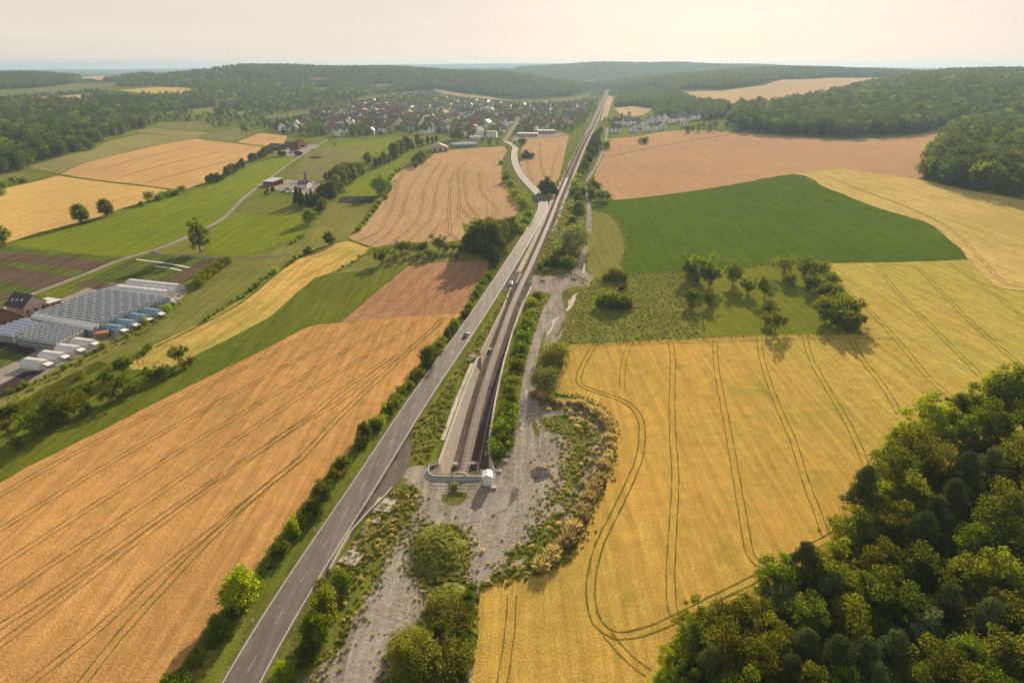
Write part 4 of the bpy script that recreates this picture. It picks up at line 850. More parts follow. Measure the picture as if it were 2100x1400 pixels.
def coping(name, fx, w, z0, z1, yy, mat='concrete', parent=floor_):
    m = MB()
    for a, b in zip(yy, yy[1:]):
        x0, x1 = fx(a), fx(b)
        vs = [(x0 - w / 2, a, z0), (x0 + w / 2, a, z0), (x1 + w / 2, b, z0), (x1 - w / 2, b, z0), (x0 - w / 2, a, z1), (x0 + w / 2, a, z1), (x1 + w / 2, b, z1), (x1 - w / 2, b, z1)]
        m.add(vs, [(4, 5, 6, 7), (0, 4, 7, 3), (1, 2, 6, 5), (0, 1, 5, 4), (3, 7, 6, 2)])
    return relf(m.obj(name, mat, parent))
coping('left_coping', lambda y: xl(y), .75, -.25, .6, sY(168, STEP - 1, 3)); coping('left_coping', lambda y: xl(y) + .1, .5, -.25, .45, sY(STEP + 3, 336, 3))
coping('right_coping', lambda y: xr(y), .5, -.25, .5, sY(166, 338, 3))
coping('walkway', lambda y: xl(y) - 1.5, 1.3, -.2, .14, sY(182, STEP - 6, 3), 'chalk')
# access strip on the right of the track
wall_strip('access_strip', lambda y: xt(y) + 4.3, lambda y: zt(y) + .18, lambda y: xr(y) - .5, lambda y: zt(y) + .18, 'asphalt_worn', sY(Y0, 300, 3))
coping('kerb', lambda y: xt(y) + 4.2, .22, -99, -98, [1, 2]) if False else None
m = MB()
for a, b in zip(NYS, NYS[1:]):
    if a < 318: m.beam((xt(a) + 4.2, a, zt(a) + .3), (xt(b) + 4.2, b, zt(b) + .3), .25, .5)
relf(m.obj('cable_duct', 'concrete', floor_))
def rail_line(name, P3, h=1.1, gap=2.5, mat='steel', th=.07, parent=floor_, relp=relf):
    m = MB(); L = []
    for a, b in zip(P3, P3[1:]):
        a, b = Vector(a), Vector(b); n = max(1, int((b - a).length / gap))
        for i in range(n): L.append(a.lerp(b, i / n))
    L.append(Vector(P3[-1]))
    for p in L: m.beam(p, p + Vector((0, 0, h)), th)
    for a, b in zip(L, L[1:]):
        for zz in (h, h * .55): m.beam(a + Vector((0, 0, zz)), b + Vector((0, 0, zz)), th * .8)
    return relp(m.obj(name, mat, parent))
rail_line('railing', [(xl(y), y, .6) for y in range(168, 246, 6)]); rail_line('railing', [(xl(y), y, .45) for y in range(250, 320, 6)], mat='rust')
rail_line('railing', [(xr(y), y, .5) for y in range(168, 330, 6)])
# portal end wall with rounded parapet, arch and railing
ring = [(xl(168), 168.0), (-23.0, 167.3), (-23.6, 165.4), (-23.1, 163.2), (-21.5, 161.9), (-15, 161.6), (-8.5, 161.8), (-6.0, 162.6), (-5.2, 164.6), (-5.6, 167)]
m = MB(); cxr, cyr = -14.3, 175
for (x0, y0), (x1, y1) in zip(ring, ring[1:]):
    def o_(x, y, k):
        d = math.hypot(x - cxr, y - cyr); return x + (x - cxr) / d * k, y + (y - cyr) / d * k
    a, b = (x0, y0), (x1, y1); A, B = o_(x0, y0, .45), o_(x1, y1, .45)
    vs = [(*a, -9.9), (*b, -9.9), (*B, -9.9), (*A, -9.9), (*a, .75), (*b, .75), (*B, .75), (*A, .75)]
    m.add(vs, [(4, 5, 6, 7), (0, 4, 5, 1)[::-1], (2, 6, 7, 3)[::-1], (1, 5, 6, 2)[::-1], (0, 3, 7, 4)[::-1]])
relf(m.obj('portal_parapet', 'concrete', floor_))
m = MB()
for (x0, y0), (x1, y1) in zip(ring[1:], ring[2:]):
    A, B = o_(x0, y0, .45), o_(x1, y1, .45); C, D = o_(x0, y0, 1.9), o_(x1, y1, 1.9)
    m.add([(*A, .42), (*B, .42), (*D, .02), (*C, .02)], [(0, 3, 2, 1)])
relf(m.obj('parapet_skirt', 'concrete_blue', floor_))
rail_line('portal_railing', [(x, y, .75) for x, y in ring], gap=1.8)
m = MB(); pa = []
for k in range(13):
    t = k / 12; pa.append((-17.0 + 4.6 * t, 162.1, .65 + .9 * math.sin(math.pi * t)))
for a, b in zip(pa, pa[1:]): m.beam(a, b, .3, .3)
relf(m.obj('portal_arch_beam', 'concrete', floor_))
# stairwell structure half way along the left wall
sw = empty('stair_structure', (xl(246) - .5, 246, 0)); setp(sw, 'concrete stair landing with steps and rusty railings breaking the left trough wall', 'stairs')
m = MB(); m.box(.8, 0.5, -5.4, 1.5, 1.4, 5.5, R(-8)); m.obj('landing', 'chalk', sw)
m = MB()
for k in range(6): m.box(-.6 - k * .5, .2 + k * .12, .35 - k * .02 - .35, .5, 2.0, .45 + .06 * k, R(-8))
m.obj('steps', 'chalk', sw)
m = MB()
for s in (-1.2, 1.2):
    m.beam((-4.4, s + 1, 1.6), (3.0, s - .2, 1.5), .08); m.beam((-4.4, s + 1, 1.1), (3.0, s - .2, 1.0), .06)
    for k in range(5): m.beam((-4.4 + k * 1.85, s + 1 - .3 * k, .2), (-4.4 + k * 1.85, s + 1 - .3 * k, 1.6), .08)
m.obj('railing', 'rust', sw)
m = MB(); m.box(-2.6, -1.6, .05, 2.6, 2.2, .35, R(-10)); m.box(-3.1, -4.0, .05, 2.0, 1.6, .3, R(-6)); m.obj('slab', 'concrete_dark', sw)
# sign gantry on the portal and equipment cabinets along the access strip
sg = empty('signal_frame', (-9.6, 163.4, .75)); setp(sg, 'small white steel sign arm on the portal railing beside the white cabinet', 'sign')
m = MB(); m.beam((0, 0, 0), (0, 0, 3.0), .14); m.beam((0, 0, 2.9), (-2.6, .6, 2.9), .12); m.obj('post', 'steel', sg)
m = MB(); m.box(-1.8, .45, 2.3, 2.1, .12, .75); m.obj('sign_panel', 'frame_white', sg)
cab = empty('equipment_cabinet', (-6.7, 158.7, 0)); setp(cab, 'white tall gabled equipment cabinet standing on the gravel at the trough portal', 'cabinet')
m = MB(); m.box(0, 0, .2, 2.5, 2.9, 2.9); m.obj('cabinet_body', 'white_box', cab)
m = MB(); m.add([(-1.4, -1.6, 3.1), (1.4, -1.6, 3.1), (1.4, 1.6, 3.1), (-1.4, 1.6, 3.1), (0, -1.6, 3.75), (0, 1.6, 3.75)], [(0, 1, 4), (1, 2, 5, 4), (2, 3, 5), (3, 0, 4, 5), (0, 3, 2, 1)]); m.obj('roof', 'white_box', cab)
m = MB(); m.box(0, -1.48, .5, 1.6, .06, 2.3); m.obj('door', 'frame_white', cab)
m = MB(); m.box(0, -1.5, -.1, 2.7, .4, .35); m.box(0, 0, -.1, 2.7, 3.1, .3); m.obj('plinth', 'concrete_dark', cab)
for (u, v, nm) in ((1035, 945, 'b'), (1042, 932, 'a'), (1023, 966, 'c'), (1012, 1000, 'd')):
    p = G(u, v); m = MB(); m.box(0, 0, -.05, 1.5, 1.2, .45); m.box(0, 0, .4, 1.7, 1.4, .08)
    o = m.obj('cable_chamber', 'chalk', loc=p); later(o, 'pale concrete cable chamber cover beside the trough portal', 'manhole')
for y, k in ((177, 0), (228, 1), (243, 2), (258, 3)):
    m = MB(); m.box(0, 0, 0, .9, .6, 1.0); m.box(0, 0, 1.0, 1.05, .75, .08)
    o = m.obj('track_box', 'frame_white', loc=(xt(y) + 5.3, y, zt(y) + .18)); later(o, 'small white equipment box on the dark strip inside the railway trough', 'equipment box')
for y in (181, 262):
    m = MB(); m.box(0, 0, 0, 1.2, 1.0, .8); m.box(0, 0, .8, 1.35, 1.15, .1)
    o = m.obj('shaft_cover', 'concrete', loc=(xl(y) + bat(y) + 1.0, y, zt(y))); later(o, 'round-edged concrete shaft cover at the foot of the left trough wall', 'shaft cover')

# low wall along the lay-by, slabs and spoil
m = MB(); lw = W([(805,1003),(790,1020),(757,1052),(719,1095),(697,1133),(676,1172)])
for a, b in zip(lw, lw[1:]): m.beam((*a, .45), (*b, .45), .35, 1.0)
o = m.obj('boundary_wall', 'concrete'); setp(o, 'low concrete wall edging the widened lay-by right of the road', 'wall')
for u, v, lx, ly, rz, lb in ((788,1036,5.2,5.6,-12,'large pale concrete hatch slab right of the low lay-by wall'), (721,1145,4.4,4.4,-20,'pale concrete slab with two dark openings beside the weeds'), (771,1069,1.9,1.6,-10,'small square concrete cover between the two larger slabs')):
    p = G(u, v); e = empty('concrete_slab', p, R(rz)); setp(e, lb, 'slab')
    m = MB(); m.box(0, 0, -.1, lx, ly, .45); m.obj('slab', 'chalk', e)
    if lx > 3:
        m = MB()
        for k in range(2): m.box(-.3 * k, -ly * .3 + k * ly * .3, .352, lx * .8 if lx > 5 else .9, .25 if lx > 5 else .8, .03)
        m.obj('opening', 'concrete_dark', e)

# ------------------------------------------------------------------ trees and shrubs
def fibo(n):
    k = np.arange(n) + .5; ph = np.arccos(1 - 2 * k / n); th = math.pi * (1 + 5 ** .5) * k
    return np.stack([np.cos(th) * np.sin(ph), np.sin(th) * np.sin(ph), np.cos(ph)], 1)
def leaves(name, C, Rad, n, leaf, mat, seed, flat=1.0, up=0.25):
    """n small leaf-spray quads spread through clumps with centres C and radii Rad"""
    g = np.random.default_rng(seed); C = np.asarray(C, float); Rad = np.asarray(Rad, float); m = len(C)
    w = Rad ** 2; k = g.choice(m, n, p=w / w.sum())
    d = g.normal(size=(n, 3)); d /= np.linalg.norm(d, axis=1)[:, None]
    r = Rad[k] * (0.30 + 0.95 * g.random(n) ** .8)
    p = C[k] + d * r[:, None] * np.array([1, 1, flat])
    nr = d + g.normal(size=(n, 3)) * .65 + np.array([0, 0, up]); nr /= np.linalg.norm(nr, axis=1)[:, None]
    t = np.cross(nr, g.normal(size=(n, 3))); t /= np.linalg.norm(t, axis=1)[:, None]; b = np.cross(nr, t)
    s = leaf * (0.6 + 0.8 * g.random(n))[:, None] / 2; q = s * (0.55 + .4 * g.random(n))[:, None]
    v = np.stack([p - t * s, p - b * q, p + t * s * 1.15, p + b * q], 1).reshape(-1, 3)
    me = bpy.data.meshes.new(name); me.vertices.add(4 * n); me.vertices.foreach_set('co', v.astype('f').ravel())
    me.loops.add(4 * n); me.loops.foreach_set('vertex_index', np.arange(4 * n, dtype='i'))
    me.polygons.add(n); me.polygons.foreach_set('loop_start', np.arange(0, 4 * n, 4, dtype='i')); me.polygons.foreach_set('loop_total', np.full(n, 4, dtype='i'))
    me.update(); at = me.attributes.new('tint', 'FLOAT', 'FACE')
    ct = g.random(m); at.data.foreach_set('value', np.clip(ct[k] * .7 + g.random(n) * .45 - .05, 0, 1).astype('f'))
    me.materials.append(MATS[mat]); return me
def crown_clumps(g, H, W_, base, n, lobes=0.22, top=1.0, rad=0.17):
    """clump centres filling an uneven crown: height base*H..H, width W_"""
    C, Rr = [], []; c0 = (base + top) / 2 * H; hz = (top - base) / 2 * H; hx = W_ / 2
    ph = g.random(6) * 6.28; am = g.random(6) * lobes
    for d in fibo(n):
        a = math.atan2(d[1], d[0]); k = 1 + sum(am[i] * math.sin((i + 1) * a + ph[i] + d[2] * (i + 1)) for i in range(4)) * .6
        r = (0.55 + .45 * g.random() ** .5) * k; zz = d[2] * hz * r
        fx = 1 - 0.25 * max(0, d[2]) - .1 * max(0, -d[2])
        if g.random() < .08: continue
        C.append((d[0] * hx * r * fx, d[1] * hx * r * fx, c0 + zz)); Rr.append(W_ * rad * (0.45 + 1.0 * g.random()))
    for _ in range(n // 5): C.append(((g.random() - .5) * hx, (g.random() - .5) * hx, c0 + (g.random() - .5) * hz)); Rr.append(W_ * rad)
    return C, Rr
def trunk_mesh(name, g, H, r0, C, mat, nl=7, fork=.3):
    m = MB(); top = H * .82; pts = []; lean = g.normal(size=2) * .025 * H
    for k in range(6): t = k / 5; pts.append((lean[0] * t * t, lean[1] * t * t, -0.6 + (top + .6) * t))
    m.tube(pts, [r0 * (1.25 if k == 0 else 1 - .16 * k) for k in range(6)], 7)
    for i in g.choice(len(C), min(nl, len(C)), replace=False):
        c = C[i]; z0 = H * (fork + .35 * g.random()); z0 = min(z0, c[2] * .9)
        t = z0 / top; p0 = Vector((lean[0] * t * t, lean[1] * t * t, z0)); p1 = Vector(c); mid = p0.lerp(p1, .5) + Vector((0, 0, -.05 * H * g.random() + .02 * H))
        m.tube([p0, mid, p1], [r0 * .42, r0 * .28, r0 * .1], 5)
    return m.mesh(name, mat, True)
PROTO = {}                              # kind -> list of (crown mesh, trunk mesh, height)
def make_kind(kind, H, W_, base, ncl, nlf, leaf, mat, var=2, bark='bark', r0=None, lobes=.25, rad=.17, flat=1.0, fork=.3, nl=7, up=.25):
    PROTO[kind] = []
    for s in range(var):
        g = np.random.default_rng(abs(hash_(kind)) % 9999 + s * 31); Wv = W_ * (0.88 + .24 * g.random())
        C, Rr = crown_clumps(g, H, Wv, base, ncl, lobes, .96, rad)
        PROTO[kind].append((leaves(kind + '_crown', C, Rr, nlf, leaf, mat, s * 7 + 3, flat, up), trunk_mesh(kind + '_trunk', g, H, r0 or H * .022, C, bark, nl, fork), H))
def hash_(s): return sum((i + 1) * ord(c) for i, c in enumerate(s))
# near wood (large in the picture)
make_kind('near_oak', 20, 13, .15, 44, 15000, .40, 'near_green', 4, rad=.135, lobes=.35, flat=.8)
make_kind('near_bright', 21, 12, .15, 46, 14000, .40, 'leaf_bright', 2, rad=.125, lobes=.4, flat=.75)
make_kind('near_dark', 19, 12, .15, 44, 14000, .40, 'near_mid', 3, rad=.135, lobes=.35, flat=.8)
make_kind('near_pale', 15, 8, .15, 44, 8000, .42, 'leaf_pale', 1, rad=.13, lobes=.4)
def pine(kind, H, W_, nlf, var):
    PROTO[kind] = []
    for s in range(var):
        g = np.random.default_rng(900 + s * 13); C, Rr = [], []
        for k in range(34):
            t = k / 33; zz = H * (.42 + .54 * t); rr = W_ / 2 * (1 - t ** 2.2) * (.35 + .75 * g.random()); a = k * 2.4 + g.random()
            C.append((rr * math.cos(a), rr * math.sin(a), zz)); Rr.append(W_ * (.13 + .09 * g.random()))
            if g.random() < .55: C.append((rr * .45 * math.cos(a + 1), rr * .45 * math.sin(a + 1), zz + .3)); Rr.append(W_ * .13)
        PROTO[kind].append((leaves(kind + '_crown', C, Rr, nlf, .40, 'needle', s + 50, .55, .5), trunk_mesh(kind + '_trunk', g, H, H * .016, C, 'bark_pine', 12, .42), H))
pine('near_pine', 21, 8.5, 9500, 3)
# middle distance
make_kind('round_tree', 10, 9.0, .10, 40, 3600, .55, 'leaf_green', 3, rad=.15)
make_kind('spreading_tree', 10, 11, .22, 44, 4200, .50, 'leaf_green', 2, rad=.12, lobes=.4)
make_kind('orchard_tree', 7, 6.3, .26, 24, 2100, .38, 'leaf_green', 3, rad=.14, lobes=.45, fork=.2)
make_kind('dark_tree', 10, 7.5, .08, 36, 3400, .55, 'leaf_dark', 2, rad=.16)
make_kind('tall_tree', 12, 6.2, .08, 40, 3200, .55, 'leaf_green', 2, rad=.18)
make_kind('bright_tree', 9, 6.5, .06, 36, 3400, .48, 'leaf_bright', 2, rad=.16, lobes=.35)
make_kind('bush', 3.2, 3.8, .0, 22, 1500, .30, 'leaf_shrub', 3, rad=.2, r0=.08, lobes=.4, nl=4)
make_kind('dark_bush', 3.2, 4.2, .0, 22, 1500, .32, 'leaf_green', 2, rad=.2, r0=.08, lobes=.4, nl=4)
make_kind('olive_bush', 4, 6.0, .0, 30, 2600, .30, 'leaf_olive', 1, rad=.17, r0=.1, lobes=.3, nl=4)
make_kind('big_bush', 10, 11, .0, 70, 8000, .38, 'leaf_olive', 1, rad=.10, r0=.2, lobes=.35, nl=6)
make_kind('silver_bush', 6, 8, .05, 40, 4500, .32, 'leaf_pale', 1, rad=.14, r0=.15, lobes=.3, nl=5)
def conifer():
    PROTO['conifer'] = []
    for s in range(2):
        g = np.random.default_rng(70 + s); C, Rr = [], []
        for k in range(60):
            t = (k / 59) ** .8; a = k * 2.4; rr = 2.6 * (1 - t) * (.6 + .4 * g.random()); C.append((rr * math.cos(a), rr * math.sin(a), .9 + 10.6 * t)); Rr.append(.45 + 1.0 * (1 - t))
        PROTO['conifer'].append((leaves('conifer_crown', C, Rr, 3000, .5, 'leaf_dark', s + 5, .7), trunk_mesh('conifer_trunk', g, 12, .25, C, 'bark', 3), 12))
conifer()
# far away: fewer, larger sprays
make_kind('far_tree', 16, 12, .03, 26, 900, 1.05, 'leaf_far', 3, rad=.17, lobes=.3, nl=3, r0=.3)
make_kind('far_dark_tree', 17, 9, .03, 24, 800, 1.05, 'leaf_dark', 2, rad=.17, lobes=.3, nl=3, r0=.3)
make_kind('far_bright_tree', 15, 10, .03, 24, 800, 1.05, 'leaf_shrub', 1, rad=.17, lobes=.3, nl=3, r0=.3)
# dry reeds and weeds: upright blades
def blades(name, n, H, W_, mat, seed, wid=.10):
    g = np.random.default_rng(seed); a = g.random(n) * 6.283; r = W_ / 2 * g.random(n) ** .6
    bx, by = r * np.cos(a), r * np.sin(a); hh = H * (.55 + .5 * g.random(n)) * (1 - .35 * (2 * r / W_) ** 2); lx, ly = g.normal(size=n) * .22 * H, g.normal(size=n) * .22 * H
    th = g.random(n) * 6.283; tx, ty = np.cos(th) * wid / 2, np.sin(th) * wid / 2; z0 = np.zeros(n)
    P = np.stack([np.stack([bx - tx, by - ty, z0], 1), np.stack([bx + tx, by + ty, z0], 1), np.stack([bx + tx * 1.6 + lx * .7, by + ty * 1.6 + ly * .7, hh * .75], 1), np.stack([bx + lx * 1.1, by + ly * 1.1, hh], 1)], 1).reshape(-1, 3)
    me = bpy.data.meshes.new(name); me.vertices.add(4 * n); me.vertices.foreach_set('co', P.astype('f').ravel()); me.loops.add(4 * n)
    me.loops.foreach_set('vertex_index', np.arange(4 * n, dtype='i')); me.polygons.add(n); me.polygons.foreach_set('loop_start', np.arange(0, 4 * n, 4, dtype='i')); me.polygons.foreach_set('loop_total', np.full(n, 4, dtype='i')); me.update()
    at = me.attributes.new('tint', 'FLOAT', 'FACE'); at.data.foreach_set('value', g.random(n).astype('f')); me.materials.append(MATS[mat]); return me
REED = [blades('dry_reed_clump', 420, 3.2, 3.6, 'reed', s, .16) for s in (1, 2)]
WEEDS = [leaves('weed_tuft', [(0, 0, .35), (.4, .1, .3), (-.3, .3, .4)], [.5, .4, .45], 60, .32, 'weed_leaf', 5, .8), blades('weed_blades', 50, 1.0, 1.4, 'weed_leaf', 9, .12), blades('dry_blades', 50, .9, 1.3, 'reed', 10, .1)]

NT = {'tree': 0, 'bush': 0}
CR = {}                                 # one linked crown object per kind, used as instance source
def plant(kind, p, h, base, cat='tree', group=None, wide=1.0, name=None):
    vs = PROTO[kind]; cm, tm, H = vs[random.randrange(len(vs))]; s = h / H
    nm = name or ('conifer' if kind == 'conifer' else 'pine_tree' if 'pine' in kind else 'bush' if cat == 'bush' else 'tree')
    e = empty(nm, (p[0], p[1], z_at(p[0], p[1])), random.random() * 6.28); e.scale = (s * wide, s * wide, s)
    c = link('crown', cm, e); t = link('trunk' if cat == 'tree' else 'stem', tm, e)
    CR.setdefault(cm.name, c); NT[cat] = NT.get(cat, 0) + 1
    return later(e, base, cat, group)
def T(kind, u, vb, vt, base, group=None, wide=1.0, cat='tree'):
    vb = vb - (vb - vt) * .10; p = G(u, vb); D_ = math.hypot(p.x, p.y); e_ = math.atan2(CAM_H - p.z, D_); hh = (vb - vt) / .90 / 1400 * math.hypot(D_, CAM_H - p.z) / (math.cos(e_) + .6 * math.sin(e_))
    return plant(kind, p, max(1.2, hh), base, cat, group, wide)
def TT(kind, u, vt, h, base, group=None, wide=1.0):      # by the place of its top
    p = G(u, vt, h=h * .93); return plant(kind, p, h, base, 'tree', group, wide)

TG = 'trees and bushes along the fields'
for a in (('round_tree',168,461,424,'dark round tree on the edge of the yellow field at far left'),('round_tree',220,447,413,'round tree right of its twin on the yellow field edge'),
 ('near_oak',411,524,452,'big lone tree with broad crown where two farm lanes meet'),('round_tree',6,507,468,'tree cut by the left frame below the yellow field'),
 ('orchard_tree',306,417,395,'open tree in the hedge under the yellow field'),('orchard_tree',375,399,382,'open tree at the upper end of the yellow field hedge')): T(*a)
def many(kind, L, base, group=TG, cat='tree', wide=1.0):
    for u, vb, vt in L:
        if cat == 'bush' and len(L) > 14:       # ragged hedges: uneven spacing and height
            if random.random() < .14: continue
            u += random.uniform(-4, 4); k = random.uniform(.55, 1.35); vt = vb - (vb - vt) * k; vb += random.uniform(-1.5, 1.5)
        T(kind, u, vb, vt, base, group, wide, cat)
many('bush', [(325,412,400),(333,409,396),(341,407,394),(349,404,391),(357,402,392),(366,398,388),(291,424,414)], 'bush in the hedge between yellow field and green meadow', cat='bush')
many('dark_tree', [(428,378,362),(436,376,358),(446,374,357),(455,372,360),(467,364,344),(473,360,340),(481,355,339),(488,350,336),(497,346,328)], 'small dark tree in the hedge right of the orange field')
many('dark_tree', [(516,334,317),(524,331,316),(533,328,313),(541,325,306),(549,320,303),(556,317,306),(575,322,309),(583,322,311)], 'tree in the row left of the barns')
many('bush', [(4,390,374),(16,384,372),(26,380,366),(42,376,366),(52,375,367),(2,402,388),(45,345,336)], 'bush on the left meadow under the wooded slope', cat='bush')
many('conifer', [(610,424,384),(619,426,388),(640,425,389),(632,428,396),(655,423,396),(647,425,398)], 'dark conifer in front of the white farmhouse')
many('dark_tree', [(662,415,380),(672,412,377),(682,410,376),(690,404,378),(697,399,372),(560,397,384),(545,400,392),(549,395,387)], 'dense dark tree beside the farm yard')
many('tall_tree', [(668,372,354),(683,392,350),(690,390,345),(699,386,338),(708,381,336),(716,376,335),(724,371,334),(733,366,333),(741,361,333),(704,390,352),(690,398,360),(727,375,345),(745,362,345)], 'tall tree in the dense row along the stream')
many('tall_tree', [(757,340,320),(755,335,314),(771,347,323),(780,345,322),(788,339,313),(797,336,318),(807,331,294),(812,330,293),(822,325,288),(834,313,281),(841,308,285),(857,304,275),(866,302,284),(877,298,281),(887,295,280),(895,293,279),(846,311,292),(824,318,300)], 'tall tree in the stream row near the village')
T('round_tree',754,337,315,'round tree standing in the olive meadow by the stream row'); T('orchard_tree',688,301,294,'tiny lone tree on the meadow right of the barns')
many('round_tree', [(851,342,322),(858,340,316),(866,335,309),(873,330,312),(880,324,311),(852,347,332)], 'round tree at the upper left corner of the middle wheat field')
T('spreading_tree',784,405,364,'large tree on the hedge left of the middle wheat field'); T('dark_tree',796,398,375,'tree right beside the large hedge tree left of middle wheat')
many('bush', [(812,356,347),(820,351,343),(777,421,410),(771,430,419),(765,438,428),(759,446,437),(752,454,444),(746,462,452),(740,469,460),(735,475,465),(789,410,398),(800,371,362),(806,363,353)], 'bush in the hedge left of the middle wheat field', cat='bush')
many('round_tree', [(637,462,429),(659,438,412),(663,428,408),(677,506,474),(634,521,505)], 'round tree on the dry meadow left of the middle wheat field')
many('bush', [(645,440,428),(652,434,424),(668,420,410)], 'bush beside the round trees on the dry meadow', cat='bush')
many('bush', [(621,487,478),(614,491,482),(606,497,489),(598,501,494)], 'low bush along the curved meadow ditch', cat='bush')
many('dark_bush', [(468,541,526),(461,546,530),(455,550,533),(448,555,538),(441,560,542),(434,565,548),(427,571,552),(420,577,558),(413,583,564),(408,590,572)], 'dark shrub in the hedge right of the nursery garden', cat='bush')
many('bush', [(629,524,512),(617,528,519),(608,533,524),(598,538,529),(588,544,535),(580,549,541),(572,555,546),(564,561,551),(556,565,555),(548,571,562),(540,579,568),(532,585,574),(524,591,581),(516,597,586),(508,603,592),(500,609,598),(490,615,604),(480,621,610),(470,628,617),(460,634,625),(450,640,631),(440,646,638),(430,652,644),(420,659,651),(309,716,706),(301,722,712),(293,728,719),(285,734,726)], 'bush in the hedge above the curved golden strip', cat='bush')
many('bush', [(370,612,602),(362,620,609),(354,628,618),(344,637,626),(334,645,634),(322,652,642),(310,660,650),(298,668,657),(286,675,665),(272,684,673),(258,692,682),(244,699,690),(228,705,696),(212,714,704),(196,722,713),(180,731,722),(164,741,731),(148,750,740),(130,759,750),(112,768,759),(92,777,768),(74,786,777),(56,794,784),(38,801,790),(20,808,796),(4,814,800)], 'bush in the overgrown bank below the greenhouses', cat='bush')
# orchard between golden strip and brown field
many('orchard_tree', [(782,545,508),(812,538,519),(823,523,493),(857,523,499),(880,533,507),(900,518,484),(870,521,495),(840,517,497),(930,518,496),(830,537,525),(962,517,488),(945,520,500),(915,520,500),(858,533,518),(937,533,520),(895,530,515),(850,508,496),(812,515,503)], 'fruit tree in the orchard above the brown field', wide=1.1)
many('orchard_tree', [(737,533,522),(723,543,533),(703,552,543)], 'small pale fruit tree on the green slope left of the orchard')
many('dark_tree', [(970,520,468),(982,525,456),(994,530,450),(1006,534,453),(1017,522,450),(1028,510,450),(1040,498,448),(1000,512,450),(958,512,478),(1012,548,505),(1048,486,446),(988,512,455),(1022,530,480)], 'dense tree in the dark grove left of the main road')
many('bush', [(1031,337,326),(1033,347,336),(1035,357,346),(1037,366,354),(1040,375,362),(1044,384,370),(1049,393,379),(1055,401,387),(1062,409,393),(1069,416,401),(1077,424,408),(1084,432,414),(1086,443,425),(1082,452,433),(1074,462,443),(1066,472,452),(1058,480,462)], 'bush in the hedge between middle wheat field and road bend', cat='bush', wide=1.25)
HL = W([(1014,548),(1005,563),(994,582),(980,604),(968,624),(955,643),(940,664),(925,686),(905,712),(885,738),(865,764),(845,788),(822,816),(795,850),(765,888),(745,910),(722,942),(700,965),(672,1003),(650,1030),(628,1062),(600,1100),(575,1130),(548,1165),(525,1195),(500,1228),(475,1260),(450,1292),(420,1330),(385,1375),(350,1420)])
P = resample(smooth(HL, 4), lambda y: 3.0 if y > 200 else 2.5)
for i, (x, y) in enumerate(P):
    r_ = random.random()
    if r_ < .05: continue
    plant(random.choice(['bush', 'dark_bush', 'dark_bush']), (x + random.uniform(-.9, .9), y), random.choice([1.2, 1.8, 2.3, 2.8, 3.6]), 'shrub in the long hedge between orange wheat field and road', 'bush', 'shrubs of the long roadside hedge', 1.05)
T('bright_tree',495,1254,1160,'light green slender tree in the roadside hedge near the bottom'); T('round_tree',880,747,703,'round tree in the roadside hedge beside the grey car'); T('tall_tree',918,697,668,'slim dark tree in the roadside hedge above the grey car')
T('dark_tree',663,1040,982,'taller dark hedge shrub beside the lay-by road stretch',cat='bush'); T('dark_tree',748,905,862,'taller hedge shrub opposite the trough',cat='bush'); T('bright_tree',600,1105,1062,'bright green hedge shrub left of the road',cat='bush')
# old orchard at the lower left
many('orchard_tree', [(368,748,707),(379,757,737),(393,751,731),(255,770,732),(223,790,756),(168,789,765),(179,812,787),(312,783,756),(326,780,757),(336,777,749),(352,771,752),(255,814,771),(277,807,781),(225,828,793),(240,820,800),(121,877,820),(140,868,812),(154,852,806),(168,848,812),(79,897,845),(36,922,896),(14,890,862),(36,857,826),(54,844,818),(10,862,834),(26,845,826),(104,880,838),(60,870,850)], 'old fruit tree on the meadow slope left of the orange field', wide=1.1)
many('bush', [(262,745,733),(240,757,746),(222,766,757),(205,776,766),(190,786,778),(300,762,752),(96,858,846),(182,845,832),(345,762,752)], 'bush between the old fruit trees at lower left', cat='bush')
# along the railway
many('dark_tree', [(1122,401,366),(1131,403,376),(1113,398,372),(1140,404,386)], 'bushy tree between road bend and railway')
many('bush', [(1187,376,358),(1180,385,368),(1192,366,350),(1184,398,380),(1176,400,384)], 'bush right of the railway below the tracks', cat='bush')
many('round_tree', [(1187,423,394),(1194,408,385),(1186,452,412),(1174,468,443),(1180,495,458),(1168,488,462)], 'round leafy tree between railway and gravel track')
many('silver_bush', [(1177,521,462)], 'big pale rounded tree between railway and gravel track')
many('dark_bush', [(1150,538,513),(1163,551,525),(1121,547,531),(1140,549,531),(1130,540,524),(1108,552,538),(1172,545,528),(1118,560,550)], 'dark bush beside the gravel crossing', cat='bush', wide=1.3)
many('orchard_tree', [(1217,400,368),(1226,398,374),(1237,416,388),(1247,414,396),(1229,411,392),(1212,408,384)], 'tree at the left corner of the corn field')
many('dark_tree', [(1232,276,262),(1226,285,268),(1218,292,275),(1225,296,279),(1213,304,286),(1220,310,292),(1208,318,300),(1215,324,306),(1203,334,315),(1209,338,320),(1197,346,328),(1202,352,334),(1192,360,342),(1228,305,288),(1222,320,304)], 'tree in the green belt between railway and farm track')
many('bush', [(1243,306,289)], 'single round bush on the track by the brown field', cat='bush'); many('bush', [(1321,295,283)], 'lone bush standing in the big brown field', cat='bush', wide=1.5)
